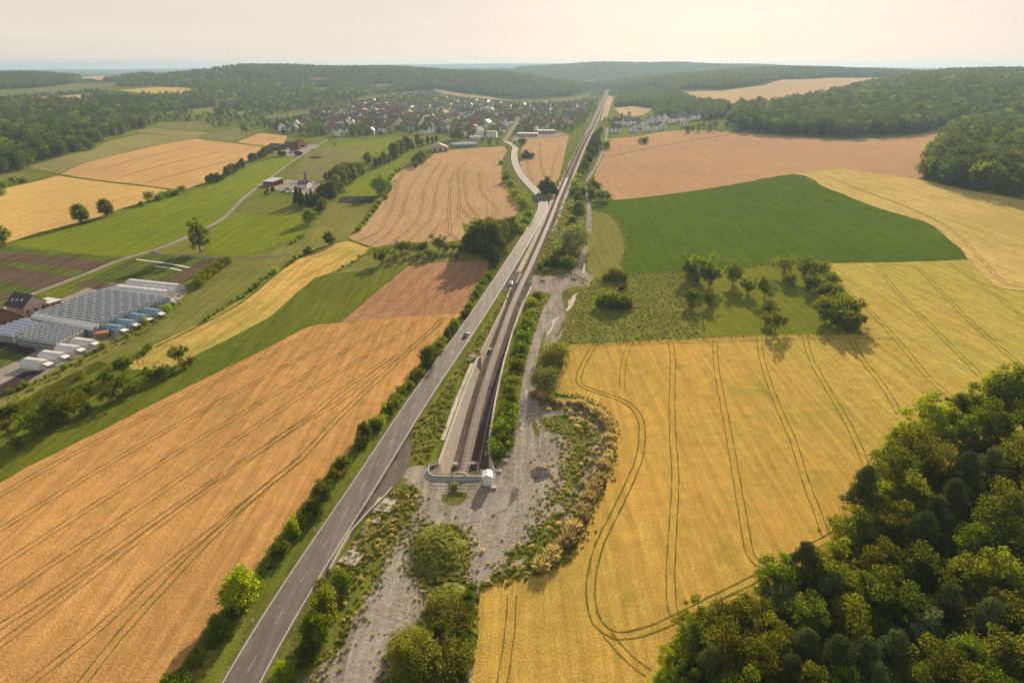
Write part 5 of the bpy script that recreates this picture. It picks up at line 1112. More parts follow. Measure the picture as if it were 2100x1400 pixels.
for (u, v) in [(1098,612),(1093,625),(1089,640),(1085,655),(1082,668),(1079,682),(1076,696),(1072,710),(1069,724),(1066,740),(1062,756),(1059,772),(1056,788),(1053,806),(1050,824),(1046,842),(1043,860),(1040,878),(1036,896),(1032,914),(1028,932),(1076,668),(1068,696),(1060,726),(1052,760),(1046,790),(1042,820),(1036,850),(1030,884),(1024,912),(1020,935)]:
    p = G(u, v); plant(random.choice(['bush', 'bush', 'dark_bush']), (p.x + random.uniform(-1, 1), p.y + random.uniform(-1, 1)), random.choice([2.0, 2.8, 3.4, 4.0]), 'green shrub in the belt right of the railway trough', 'bush', 'shrubs beside the trough', 1.35)
T('olive_bush',1141,743,700,'wide olive coloured bush at the corner of the golden field',cat='bush'); T('olive_bush',1128,752,716,'second olive bush beside the gravel track bend',cat='bush')
T('silver_bush',1118,803,752,'pale silvery bush beside the gravel track',cat='bush',wide=1.1)
many('dark_bush', [(1262,574,552),(1248,576,560),(1275,575,561)], 'flat dark bush above the weed field', cat='bush', wide=1.6); many('dark_bush', [(1240,630,606),(1255,631,600),(1268,628,602),(1280,632,610),(1276,594,584)], 'wide dark bush on the weed field', cat='bush', wide=1.7)
# orchard on the right
many('orchard_tree', [(1433,580,522),(1414,575,527),(1455,592,545),(1502,589,536),(1607,570,526),(1533,606,571),(1567,618,567),(1619,589,562),(1417,630,590),(1452,630,597),(1576,646,624),(1590,684,638),(1570,666,640),(1652,580,533),(1679,575,536),(1662,600,562),(1702,595,560),(1700,623,578),(1714,638,598),(1690,662,607),(1702,672,630),(1740,664,612),(1743,685,640),(1757,676,640),(1719,676,628),(1682,618,585),(1728,650,605)], 'fruit tree in the orchard beside the corn field', wide=1.1)
T('bright_tree',1422,560,525,'taller leafy tree at the upper left orchard corner')
# bushes at the bottom of the picture
for a in (('bright_tree',705,1218,1160,'bright green bush right of the road below the lay-by'),('bright_tree',668,1282,1202,'large bright green bush right of the road'),('round_tree',650,1330,1250,'dark green bush below the large bright one by the road'),('dark_tree',629,1366,1316,'bush right of the road near the bottom edge'),('bright_tree',583,1402,1348,'bush at the bottom edge beside the road'),('round_tree',645,1312,1262,'bush between road verge and rough gravel'),
 ('big_bush',852,1392,1280,'big olive green bush on the waste ground near the bottom edge'),('dark_tree',905,1335,1262,'dark shrub right of the big olive bush'),('bright_tree',840,1412,1330,'bright shrub at the bottom edge on the waste ground')): T(*a, cat='bush', wide=.9)
many('olive_bush', [(905,1260,1215),(920,1290,1245),(915,1360,1310),(905,1400,1350),(880,1360,1310),(830,1350,1300)], 'olive shrub on the overgrown waste ground at the bottom', cat='bush')
many('dark_bush', [(958,1260,1232),(955,1285,1255),(953,1310,1278),(950,1338,1304),(946,1366,1330),(942,1396,1358),(962,1235,1210),(968,1215,1195)], 'shrub lining the narrow path left of the golden field', cat='bush')

# weed-covered earth mounds
MOUNDS = []
def mound(u, v, rx, ry, h, mat, label, seed, n=26):
    p = G(u, v); MOUNDS.append((p.x, p.y, rx, ry, h)); g = np.random.default_rng(seed); V, FF = [(0, 0, h)], []
    for i in range(1, 9):
        for k in range(n):
            a = 6.283 * k / n; r = i / 8 * (1 + .13 * math.sin(3 * a + seed) + .07 * math.sin(7 * a)); hh = h * max(0, (1 - (i / 8) ** 1.7)) + (g.normal() * .08 * h if i < 8 else -.15)
            V.append((rx * r * math.cos(a), ry * r * math.sin(a), hh))
    for k in range(n): FF.append((0, 1 + k, 1 + (k + 1) % n))
    for i in range(7):
        for k in range(n): a, b = 1 + i * n + k, 1 + i * n + (k + 1) % n; FF.append((a, a + n, b + n, b))
    me = mesh_from(V, FF, 'mound', mat); me.polygons.foreach_set('use_smooth', [True] * len(me.polygons))
    o = link('earth_mound', me, loc=p); setp(o, label, 'mound'); return p
mound(898,1128,6.5,9.5,2.6,'weeds','round earth mound overgrown with weeds below the trough',1)
mound(1110,967,3.4,3.2,1.6,'gravel','small grey rubble heap on the gravel right of the cabinet',2)
mound(925,1250,5.0,8.0,1.6,'weeds','long low mound with weeds beside the narrow path',3)
mound(1178,573,2.4,2.0,1.1,'gravel','small rubble heap on the gravel crossing',4)
mound(1008,586+0,0.1,0.1,.1,'gravel','x',5) if False else None
mound(1114,577,1.8,1.6,.8,'gravel','low dark gravel heap right of the railway crossing',6)
mound(647,324,9,4,2.0,'manure','dark manure heap on the olive meadow below the barns',7)

# dry golden reeds round the waste ground
RL_ = W([(1098,812),(1125,822),(1155,828),(1185,832),(1210,840),(1232,855),(1248,880),(1250,910),(1246,940),(1236,968),(1222,1000),(1208,1028),(1196,1055),(1182,1082),(1165,1106),(1146,1128),(1128,1150),(1108,1168)])
Pr = resample(smooth(RL_, 4), 2.1); NR = 0
for i, (x, y) in enumerate(Pr):
    for s in range(1):
        me = random.choice(REED); e = link('reed_clump', me, loc=(x - s * 2.0 + random.uniform(-.6, .6), y + random.uniform(-.6, .6), 0)); k = random.uniform(.55, .95); e.scale = (k, k, k); e.rotation_euler = (0, 0, random.random() * 6)
        later(e, 'clump of dry golden reeds between waste ground and golden field', 'reeds', 'golden reeds around the waste ground')

# ------------------------------------------------------------------ masses nobody could count: instanced along point clouds
def scatter_obj(name, pts, srcs, label, cat, smin, smax, seed=1, tilt=False):
    """one object: points that carry instances of the given crowns / tufts"""
    pts = np.asarray(pts, float); n = len(pts); g = np.random.default_rng(seed)
    me = bpy.data.meshes.new(name); me.vertices.add(n); me.vertices.foreach_set('co', pts.astype('f').ravel())
    a = me.attributes.new('size', 'FLOAT', 'POINT'); a.data.foreach_set('value', (smin + (smax - smin) * g.random(n)).astype('f'))
    a = me.attributes.new('turn', 'FLOAT', 'POINT'); a.data.foreach_set('value', (g.random(n) * 6.283).astype('f'))
    a = me.attributes.new('pick', 'INT', 'POINT'); a.data.foreach_set('value', g.integers(0, len(srcs), n).astype('i'))
    o = link(name, me); o['kind'] = 'stuff'; setp(o, label, cat)
    ng = bpy.data.node_groups.new(name, 'GeometryNodeTree'); ng.interface.new_socket('Geometry', in_out='INPUT', socket_type='NodeSocketGeometry'); ng.interface.new_socket('Geometry', in_out='OUTPUT', socket_type='NodeSocketGeometry')
    L = ng.links; gi = ng.nodes.new('NodeGroupInput'); go = ng.nodes.new('NodeGroupOutput'); ip = ng.nodes.new('GeometryNodeInstanceOnPoints')
    jn = ng.nodes.new('GeometryNodeJoinGeometry')
    for s in reversed(srcs):
        oi = ng.nodes.new('GeometryNodeObjectInfo'); oi.inputs['Object'].default_value = s; oi.inputs['As Instance'].default_value = True; oi.transform_space = 'ORIGINAL'; L.new(oi.outputs['Geometry'], jn.inputs[0])
    def attr(nm, tp):
        q = ng.nodes.new('GeometryNodeInputNamedAttribute'); q.data_type = tp; q.inputs[0].default_value = nm; return q.outputs[0]
    L.new(gi.outputs[0], ip.inputs['Points']); L.new(jn.outputs[0], ip.inputs['Instance']); ip.inputs['Pick Instance'].default_value = True
    L.new(attr('pick', 'INT'), ip.inputs['Instance Index'])
    cb = ng.nodes.new('ShaderNodeCombineXYZ'); L.new(attr('turn', 'FLOAT'), cb.inputs[2]); L.new(cb.outputs[0], ip.inputs['Rotation'])
    L.new(attr('size', 'FLOAT'), ip.inputs['Scale']); L.new(ip.outputs[0], go.inputs[0])
    md = o.modifiers.new('scatter', 'NODES'); md.node_group = ng; return o
def fill(poly, step, keep=1.0, avoid=(), seed=3, grow=None):
    g = np.random.default_rng(seed); P = np.array(poly); x0, y0 = P.min(0); x1, y1 = P.max(0); y1 = min(y1, 9000)
    out = []; y = y0
    while y < y1:
        st = step * (1 + max(0, y - 2200) / 4500) if grow else step
        xs = np.arange(x0, x1, st); n = len(xs)
        if n: out.append(np.stack([xs + (g.random(n) - .5) * st * .9, y + (g.random(n) - .5) * st * .9], 1))
        y += st
    q = np.concatenate(out); q = q[inpoly(q[:, 0], q[:, 1], poly)]; q = q[g.random(len(q)) < keep]
    q = q[np.abs(q[:, 0]) < 0.95 * q[:, 1] + 60]
    for a in avoid: q = q[~inpoly(q[:, 0], q[:, 1], a)]
    return np.column_stack([q, gz(q[:, 0], q[:, 1])])
for u, v in ((1410,272),(1420,268),(1432,270),(1442,263),(1455,268),(1466,262),(1478,268),(1490,262),(1500,268),(1512,270)):
    plant(random.choice(['far_bright_tree', 'far_tree', 'far_tree']), G(u, v), random.uniform(9, 15), 'bushy tree at the left tip of the right wood beside the new houses', 'tree', TG)
many('far_tree', [(938,290,264),(945,290,266),(930,289,268),(1004,299,284),(1021,299,284),(1069,299,281),(1076,298,284),(1040,306,298),(1055,297,289),(1093,326,315),(990,294,280),(499,272,258),(506,274,262),(752,277,262),(640,275,252),(650,277,255),(660,278,256),(735,277,258),(1130,268,252),(1145,266,250),(1160,268,250),(1172,270,252),(1185,262,246),(1196,256,240)], 'tree on the near edge of the village')
many('far_dark_tree', [(582,279,262),(1255,262,247),(1248,258,243),(1262,254,240),(1240,252,240),(1275,246,233),(1290,243,230)], 'dark tree by the houses near the railway')
# first rows of the woods, tree by tree
def wood_row(pts, n, base, kinds, hmin, hmax, depth_=14):
    P = resample(W(pts), 1.0)
    for i in range(n):
        x, y = P[int((i + .5) / n * (len(P) - 1))]; plant(random.choice(kinds), (x + random.uniform(-3, 3), y + random.uniform(2, depth_)), random.uniform(hmin, hmax), base, 'tree', 'trees on the wood edges')
wood_row([(1908,363),(1960,380),(2020,392),(2090,404)], 22, 'edge tree of the dark wood above the pale field', ['far_tree', 'far_tree', 'far_bright_tree'], 16, 24)
wood_row([(1906,358),(1925,325),(1948,285),(1958,262)], 16, 'yellow-green edge tree of the wood facing the brown field', ['far_bright_tree', 'far_tree'], 14, 23)

CR_ = lambda k: [CR[m[0].name] for m in PROTO[k] if m[0].name in CR]
FS = CR_('far_tree') + CR_('far_dark_tree') + CR_('far_bright_tree')
FS1 = CR_('far_tree') + CR_('far_tree') + CR_('far_dark_tree')
clear = [W(p) for n_, m_, l_, p in FIELDS if n_ in ('hill_clearing', 'plateau_field', 'stubble_field', 'wheat_field') or m_ == 'meadow_olive']
WOODS = [
 ('dense mixed wood covering the right hill above the brown field', [(1512,268),(1600,275),(1733,282),(1838,277),(1952,262),(1985,240),(2060,215),(2250,205),(2300,150),(2100,151),(2000,153),(1900,161),(1850,169),(1770,182),(1690,204),(1610,216),(1520,224),(1488,240)], 10.5, .97, .9, 1.65, FS),
 ('broadleaf wood at the right edge above the pale field', [(1912,358),(1925,335),(1950,295),(1968,258),(2000,235),(2060,218),(2300,215),(2700,330),(2700,520),(2200,425),(2090,400),(1990,386)], 10, .97, .9, 1.6, FS),
 ('wood between new houses and plateau field', [(1262,207),(1275,192),(1330,183),(1385,190),(1405,200),(1430,210),(1495,217),(1500,238),(1450,248),(1420,236),(1395,241),(1345,240),(1345,224),(1300,216),(1262,219)], 8.5, 1.0, .6, 1.0, FS1),
 ('forest ridge behind the right plateau field', [(1380,186),(1480,184),(1567,172),(1605,161),(1700,157),(1814,157),(1900,157),(2050,152),(2050,141),(1850,138),(1700,136),(1550,136),(1450,140),(1400,158),(1330,174)], 11, 1.0, .8, 1.2, FS1),
 ('wooded hills behind the village', [(820,188),(870,183),(890,180),(930,186),(1000,195),(1060,203),(1110,201),(1170,197),(1228,180),(1290,184),(1330,176),(1400,160),(1450,141),(1550,136),(1450,133.5),(1300,132),(1250,131.5),(1150,134),(1050,146),(900,140),(750,139),(620,137),(500,137),(450,141),(500,160),(640,176),(760,186)], 12, 1.0, .8, 1.25, FS1),
 ('wooded slope left of the village with clearings', [(230,160),(330,158),(450,143),(620,139),(760,142),(900,146),(960,165),(900,178),(830,188),(760,196),(720,204),(640,218),(560,232),(520,240),(440,236),(420,226),(330,232),(300,240),(240,235),(190,222),(195,204),(250,200),(330,200),(410,194),(408,182),(330,176),(240,178),(210,172)], 10.5, .66, .45, 1.15, FS),
 ('scattered trees and scrub on the hillside left of the village', [(330,236),(420,226),(520,240),(560,232),(640,218),(720,204),(760,214),(700,232),(600,262),(560,266),(520,262),(480,258),(440,266),(400,250),(330,256),(280,262),(262,250)], 13, .55, .3, .8, FS),
 ('deciduous wood on the left slope above the fields', [(-300,430),(0,358),(60,345),(95,332),(187,308),(192,300),(214,290),(220,280),(258,276),(270,268),(300,262),(270,246),(235,238),(190,224),(120,214),(0,212),(-400,230)], 9.0, .96, .5, 1.3, FS),
 ('wood on the hilltop at the upper left', [(-300,190),(0,184),(60,181),(140,176),(165,162),(150,152),(0,147),(-300,148)], 10, 1.0, .8, 1.2, FS1),
 ('hedges and copses on the upper left plateau', [(-50,208),(60,198),(160,191),(200,188),(248,196),(215,206),(120,208),(60,216),(0,218)], 12, .4, .5, .9, FS1),
]
for i, (lb, pl, st, kp, s0, s1, src) in enumerate(WOODS):
    pts = fill(W(pl), st, kp, clear, 20 + i, True); scatter_obj('woodland', pts, src, lb, 'wood', s0, s1, i)
    print('wood', i, len(pts))

# weeds and tufts
wt = [link('weed_tuft', WEEDS[0], loc=G(870, 1065)), link('weed_tuft', WEEDS[1], loc=G(930, 1000)), link('dry_tuft', WEEDS[2], loc=G(990, 1130))]
setp(wt[0], 'single leafy weed tuft on the rough gravel left of the track', 'plant'); setp(wt[1], 'fresh green weed growing from the gravel before the portal', 'plant'); setp(wt[2], 'dry grass tuft on the gravel below the cabinet', 'plant'); wt[1].scale = (1.8, 1.8, 2.4)
def weeds(pix, step, keep, lb, s0, s1, src, seed, avoid=(), world=None):
    pts = fill(world or W(pix), step, keep, avoid, seed)
    for mx, my, rx, ry, h in MOUNDS:
        d = np.hypot((pts[:, 0] - mx) / rx, (pts[:, 1] - my) / ry); pts[:, 2] += np.where(d < 1, h * (1 - d ** 1.7) - .05, 0)
    return scatter_obj('weeds', pts, src, lb, 'weeds', s0, s1, seed)
w0 = [wt[0], wt[1], wt[2]]; w1 = [wt[0], wt[1]]; w2 = [wt[1], wt[2]]
weeds([(1215,572),(1290,564),(1352,562),(1425,555),(1430,600),(1438,640),(1438,688),(1370,695),(1200,704),(1168,704),(1160,695),(1175,665),(1200,612)], 1.3, .6, 'tall green weeds covering the fallow plot beside the orchard', .35, .85, w1 + [wt[0]], 41)
weeds([(1060,790),(1045,850),(1036,910),(1012,960),(1018,900),(1030,830),(1045,760),(1064,690),(1085,630),(1110,602),(1122,606),(1108,650),(1085,720)], 1.2, .6, 'weeds and low growth right of the railway trough', .5, 1.1, w1, 42)
weeds([(1055,590),(1046,606),(1020,652),(965,748),(935,790),(905,900),(870,952),(848,935),(842,890),(900,815),(962,723),(1040,600)], 1.2, .65, 'lush weeds between road and trough', .5, 1.15, w1 + [wt[0]], 43)
weeds([(640,1196),(700,1150),(738,1092),(795,1012),(855,990),(858,1020),(830,1075),(770,1150),(720,1225),(680,1270)], 1.1, .7, 'mixed weeds on the bank right of the lay-by', .5, 1.15, w0, 44)
weeds([(845,1085),(880,1068),(940,1078),(955,1110),(950,1160),(925,1195),(870,1195),(840,1150)], .95, .75, 'weeds growing all over the round mound', .4, 1.0, [wt[0], wt[0], wt[1]], 45)
weeds([(885,1210),(940,1205),(955,1230),(945,1330),(915,1420),(800,1420),(815,1350),(880,1290)], 1.1, .8, 'weeds on the low mounds near the bottom edge', .6, 1.4, [wt[0], wt[0], wt[1]], 46)
weeds([(1100,820),(1190,838),(1225,870),(1232,930),(1215,985),(1180,1050),(1140,1110),(1090,1160),(1020,1190),(990,1215),(1000,1180),(1060,1160),(1110,1110),(1150,1040),(1180,970),(1195,900),(1170,860),(1110,838)], 1.2, .6, 'green weeds in front of the golden reeds', .6, 1.4, w0, 47)
weeds([(1003,536),(1012,548),(1000,575),(960,630),(905,715),(865,770),(760,895),(690,985),(600,1100),(470,1280),(375,1425),(345,1425),(457,1258),(586,1089),(735,899),(892,713),(949,642)], 1.3, .55, 'long grass on the verge left of the road', .35, .8, w2, 48)
weeds([(1135,455),(1165,400),(1190,350),(1215,300),(1238,265),(1236,305),(1200,372),(1204,440),(1196,500),(1183,543),(1150,560),(1100,560)], 1.9, .6, 'scrub and weeds between railway and gravel track', .6, 1.6, w1, 49)
weeds([(1172,278),(1190,277),(1203,268),(1185,310),(1165,352),(1140,393),(1130,396),(1143,374),(1149,363)], 2.4, .6, 'yellow-green growth on the railway embankment', .8, 1.8, [wt[0], wt[1]], 50)
weeds([(1000,1178),(1060,1165),(1010,1182),(985,1202),(980,1280),(966,1400),(940,1400),(955,1300),(968,1220)], 1.1, .7, 'weeds between the narrow path and the golden field', .6, 1.3, w0, 51)
weeds([(1060,960),(1200,840),(1235,900),(1180,1030),(1060,1150),(990,1140),(1010,1040)], 2.6, .22, 'sparse weeds on the rough gravel', .3, .7, w0, 52)
weeds([(1110,860),(1150,850),(1190,862),(1210,900),(1200,950),(1170,1000),(1140,1040),(1120,1030),(1150,980),(1165,930),(1160,890),(1120,885)], 1.5, .5, 'low weeds spreading over the gravel beside the reeds', .3, .8, w0, 55)
weeds([(715,1290),(850,1060),(960,1040),(960,1200),(840,1230),(780,1420),(660,1420)], 2.4, .2, 'sparse weeds on the lower gravel area', .3, .7, w0, 53)
weeds([(20,812),(130,765),(230,712),(330,655),(385,605),(375,620),(300,682),(180,742),(60,805),(0,832)], 1.8, .6, 'weeds on the bank below the greenhouses', .6, 1.3, w1, 54)

def edge_weeds(pix, step, spread, lb, s0, s1, src, seed):
    g = np.random.default_rng(seed); P = resample(smooth(W(pix), 4), step); n = normals(P); q = []
    for (x, y), m_ in zip(P, n):
        for _ in range(3):
            k = g.normal() * spread; q.append((x + m_[0] * k + g.normal() * .4, y + m_[1] * k + g.normal() * .4))
    q = np.array(q); return scatter_obj('weeds', np.column_stack([q, gz(q[:, 0], q[:, 1])]), src, lb, 'weeds', s0, s1, seed)
edge_weeds([(856,1010),(840,1060),(800,1120),(770,1200),(715,1280),(690,1330),(620,1430)], .7, 1.3, 'ragged weeds along the left edge of the rough gravel', .25, .75, w0, 61)
edge_weeds([(845,1078),(835,1150),(865,1200),(880,1206),(875,1270),(812,1340),(790,1425)], .7, 1.3, 'ragged weeds along the left edge of the mounds', .25, .75, w0, 62)
edge_weeds([(962,1080),(960,1130),(955,1170),(950,1210),(955,1250),(945,1330),(925,1425)], .7, 1.2, 'ragged weeds along the right edge of the mounds', .25, .7, w0, 63)
edge_weeds([(1110,860),(1150,880),(1165,930),(1150,980),(1120,1030),(1100,1090),(1060,1130),(1015,1172)], .7, 1.6, 'ragged weeds along the inner edge of the reed belt', .25, .8, w0, 64)
edge_weeds([(1160,708),(1200,707),(1370,698),(1555,689),(1640,687),(1769,687)], 1.2, .5, 'grassy margin between golden field and orchard', .25, .6, w2, 65)
edge_weeds([(986,1202),(1014,1190),(1086,1180),(1133,1167),(1186,1112),(1206,1055),(1243,980),(1259,930),(1257,870),(1235,835),(1195,815),(1140,806)], .8, .8, 'grassy margin along the curved corner of the golden field', .3, .7, w2, 66)
edge_weeds([(1212,432),(1240,436),(1262,450),(1286,498),(1276,540),(1290,562),(1352,560),(1433,553),(1519,549),(1595,540),(1690,539)], 1.8, .8, 'uneven grassy margin around the corn field', .4, .9, w1, 67)
edge_weeds([(1170,560),(1195,575),(1200,600),(1172,660),(1150,700)], .9, 1.0, 'weeds along the gravel crossing', .3, .7, w0, 68)

# ------------------------------------------------------------------ near wood at the lower right, tree by tree
NG = 'trees of the near wood'
NW = [('near_bright',2055,772,22),('near_oak',2085,756,24),('near_bright',1925,822,19),('near_oak',1990,798,20),('near_bright',1860,868,17),('near_oak',1841,926,18),('near_pine',1781,966,19),('near_bright',1990,862,17),
 ('near_oak',1897,890,18),('near_pine',1990,936,19),('near_dark',2064,846,20),('near_pine',1962,992,18),('near_dark',1925,1028,18),('near_pine',1655,1122,18),('near_oak',1604,1152,15),('near_dark',1702,1152,16),('near_bright',1743,1168,14),
 ('near_pale',1609,1208,12),('near_pine',1711,1180,16),('near_dark',1548,1236,15),('near_oak',1512,1238,14),('near_bright',1441,1238,14),('near_pine',1462,1336,14),('near_dark',1516,1312,15),('near_oak',1534,1378,14),('near_pine',1627,1354,15),
 ('near_pine',1725,1317,17),('near_pine',1781,1320,17),('near_dark',1841,1307,17),('near_dark',1804,1192,17),('near_pale',1911,1262,14),('near_oak',2013,1086,19),('near_pine',2036,1240,18),('near_bright',2075,1140,19),('near_oak',1990,1318,16),('near_dark',2070,1300,18),
 ('near_oak',1985,1384,15),('near_bright',1386,1332,9),('near_bright',1367,1378,8),('near_dark',2095,1010,21),('near_dark',2040,930,20),('near_oak',1945,930,17),('near_dark',1880,980,17),('near_dark',1850,1050,17),('near_oak',1760,1050,15),('near_dark',1990,1150,18),('near_dark',1900,1130,17),
 ('near_oak',1870,1215,16),('near_dark',1950,1210,17),('near_dark',2085,1220,18),('near_oak',1670,1240,15),('near_dark',1590,1290,15),('near_dark',1660,1300,15),('near_oak',1580,1350,14),('near_dark',1680,1390,15),('near_oak',1740,1380,15),('near_dark',1800,1370,16),('near_oak',1880,1370,16),
 ('near_dark',1930,1340,16),('near_bright',2060,1380,16),('near_oak',1760,1245,16),('near_dark',1440,1300,12),('near_dark',1490,1400,12),('near_oak',1420,1380,10),('near_oak',2110,900,22),('near_dark',1820,1120,16),('near_dark',2050,1060,19),('near_bright',1810,1000,15),
 ('near_oak',2140,1080,20),('near_dark',2150,1300,18),('near_oak',1700,1440,15),('near_dark',1830,1440,15),('near_oak',1950,1440,15),('near_dark',2080,1450,16),('near_oak',1580,1440,14),('near_dark',2160,800,22),('near_dark',2200,950,22),('near_oak',2220,1180,20),('near_pine',1900,1060,18),('near_oak',1730,1110,13)]
names = {'near_oak': 'broad green broadleaf tree in the near wood', 'near_bright': 'bright yellow-green tree in the near wood', 'near_dark': 'dark leafy tree in the near wood', 'near_pale': 'pale whitish-green tree in the near wood', 'near_pine': 'dark pine with flat needle tufts in the near wood'}
NWP = []
for i, (k, u, v, h) in enumerate(NW):
    if k == 'near_dark' and i % 4 == 0: k = 'near_pine'
    e = TT(k, u, v, h, names[k], NG, random.uniform(.85, 1.25) if 'pine' not in k else 1.0)
    NWP.append(e.location.copy())
m = MB(); g = np.random.default_rng(5)
m.tube([(0, 0, -.5), (0, .1, 5), (.2, .2, 12)], [.28, .2, .06], 7)
for k in range(26):
    z = 3.5 + 8 * g.random(); a = g.random() * 6.28; L = (13 - z) * .35 + .6; q = (L * math.cos(a), L * math.sin(a), z + 1.2 * g.random()); m.tube([(0.02 * z, 0.02 * z, z), (q[0] * .5, q[1] * .5, z + .4), q], [.07, .05, .02], 4)
o = m.obj('dead_tree', 'wall_grey', loc=G(1943, 1168, h=11)); o.location.z = z_at(o.location.x, o.location.y); setp(o, 'bare grey dead tree among the near wood', 'tree')
# undergrowth below the near wood
ug = fill(W([(1370,1425),(1400,1330),(1480,1300),(1560,1270),(1640,1230),(1740,1180),(1830,1080),(1900,1000),(2020,960),(2150,900),(2600,900),(2600,1500),(1370,1500)]), 2.6, .9, (), 77)
scatter_obj('undergrowth', ug, CR_('bush') + CR_('dark_bush'), 'dense undergrowth of shrubs on the floor of the near wood', 'undergrowth', .5, 1.4, 78)
print('trees', NT)

# ------------------------------------------------------------------ houses
def house_meshes(w, l, hw, hr, wall, roof, over=.5, chim=True):
    m = MB(); x, y = w / 2, l / 2
    m.add([(-x, -y, -1), (x, -y, -1), (x, y, -1), (-x, y, -1), (-x, -y, hw), (x, -y, hw), (x, y, hw), (-x, y, hw), (0, -y, hw + hr), (0, y, hw + hr)], [(0, 1, 5, 8, 4), (1, 2, 6, 5), (2, 3, 7, 9, 6), (3, 0, 4, 7)])
    wm = m.mesh('house_wall', wall); m = MB(); s = hr / x; e = over; t = .22
    for sg_ in (-1, 1):
        a = (sg_ * (x + e), hw - s * e + .04); b = (0, hw + hr + .04)
        vs = [(a[0], -y - e, a[1]), (b[0], -y - e, b[1]), (b[0], y + e, b[1]), (a[0], y + e, a[1])]; vs += [(p[0], p[1], p[2] + t) for p in vs]
        m.add(vs, [(0, 1, 2, 3), (4, 7, 6, 5), (0, 4, 5, 1), (3, 2, 6, 7), (0, 3, 7, 4)])
    rm_ = m.mesh('house_roof', roof); cm = None
    if chim: m = MB(); m.box(x * .35, y * .3, hw + hr * .5, .8, .8, hr * .75); cm = m.mesh('chimney', 'concrete')
    return wm, rm_, cm
def windows_on(e, w, l, hw, wall_sides=(0, 1), n=2, mat='window_dark'):
    for s in wall_sides:
        for k in range(n):
            for z in ((1.0, 3.6) if hw > 5 else (1.0,)):
                m = MB(); m.box(0, 0, 0, 1.3, .08, 1.4)
                if s == 0: p = (-w / 2 + (k + .5) * w / n, -l / 2 - .05, z); r = 0
                elif s == 1: p = (w / 2 + .05, -l / 2 + (k + .5) * l / n, z); r = math.pi / 2
                elif s == 2: p = (-w / 2 - .05, -l / 2 + (k + .5) * l / n, z); r = math.pi / 2
                else: p = (0, -l / 2 - .05, hw + .6); r = 0
                o = link('window', m.mesh('window', mat), e, loc=p, rz=r)
HP = []
for i, (w, l, hw, hr, wa, ro) in enumerate([(9, 12, 5.5, 3.6, 'wall_white', 'roof_red'), (9.5, 13, 5.8, 4.2, 'wall_cream', 'roof_brown'), (8.5, 11, 5.5, 3.8, 'wall_white', 'roof_grey'), (10, 15, 6.0, 4.6, 'wall_grey', 'roof_red'), (9, 11, 5.0, 4.5, 'wall_white', 'roof_brown'), (11, 17, 5, 4, 'wall_cream', 'roof_red'), (8, 10, 5, 3.2, 'wall_cream', 'roof_grey')]):
    wd = {'wall_white': 'white', 'wall_cream': 'cream', 'wall_grey': 'grey'}[wa]; rd = {'roof_red': 'red', 'roof_brown': 'brown', 'roof_grey': 'grey'}[ro]
    HP.append((house_meshes(w, l, hw, hr, wa, ro), wd, rd, w, l, hw))
def house(k, p, rz, tail, group, s=1.0, win=False):
    (wm, rm_, cm), wd, rd, w, l, hw = HP[k]; e = empty('house', (p[0], p[1], z_at(p[0], p[1])), rz); e.scale = (s, s, s)
    link('wall', wm, e); r_ = link('roof', rm_, e)
    if cm and win: link('chimney', cm, r_)
    if win: windows_on(e, w, l, hw, (0, 1, 2))
    return later(e, '%s house with %s roof %s' % (wd, rd, tail), 'house', group)
# the new estate
for i, (u, v, k, rz) in enumerate([(1263,272,2,80),(1299,271,2,5),(1326,270,4,-5),(1315,263,2,8),(1302,257,2,75),(1268,257,0,60),(1281,257,2,80),(1356,259,4,-8),(1353,267,2,10),(1334,252,2,5),(1349,250,2,5),(1362,249,4,0),(1382,251,2,70),(1398,245,2,65),(1405,250,2,70),(1402,259,2,-10),(1424,245,2,70),(1436,244,2,20)]):
    (wm, rm_, cm), wd, rd, w, l, hw = HP[k]
    e = house(k, G(u, v), R(rz), 'in the new estate by the brown field', 'houses of the new estate', 1.55, True)
# the village, house by house (nearest first); beyond 290 one mass of far houses
VIL = W([(555,266),(615,246),(690,228),(740,212),(800,198),(870,190),(960,205),(1080,216),(1180,212),(1228,202),(1222,226),(1205,245),(1180,258),(1120,268),(1050,279),(960,284),(900,274),(840,275),(770,278),(690,282),(640,280),(600,273)])
street = resample(W([(1050,298),(1035,289),(1042,280),(1052,262),(1060,252),(1064,240)]), 8)
hp = fill(VIL, 30, 1.0, clear, 91); hp = hp[np.argsort(hp[:, 1])]
def free(x, y, d): return all((x - a) ** 2 + (y - b) ** 2 > d * d for a, b in street)
hp = np.array([p for p in hp if free(p[0], p[1], 12) and abs(p[0] - xt(p[1])) > 45]); hp = hp[np.random.default_rng(4).random(len(hp)) < .70]
print('houses', len(hp))
NI = 285
def region(u, v):
    a = 'left' if u < 760 else 'middle' if u < 960 else 'right'; b = 'near' if v > 262 else 'second' if v > 248 else 'third' if v > 234 else 'rear'
    return "in the village's %s %s part" % (b, a)
for i, p in enumerate(hp[:NI]):
    u, v = px(p); k = [0, 1, 2, 3, 4, 2, 6, 0, 2, 4][int(np.random.default_rng(i).integers(0, 10))]
    house(k, p, R(random.choice([12, 20, 35, 75, 100, 110, 150, 60]) + random.uniform(-8, 8)), region(u, v), 'houses of the village', random.uniform(1.05, 1.4))
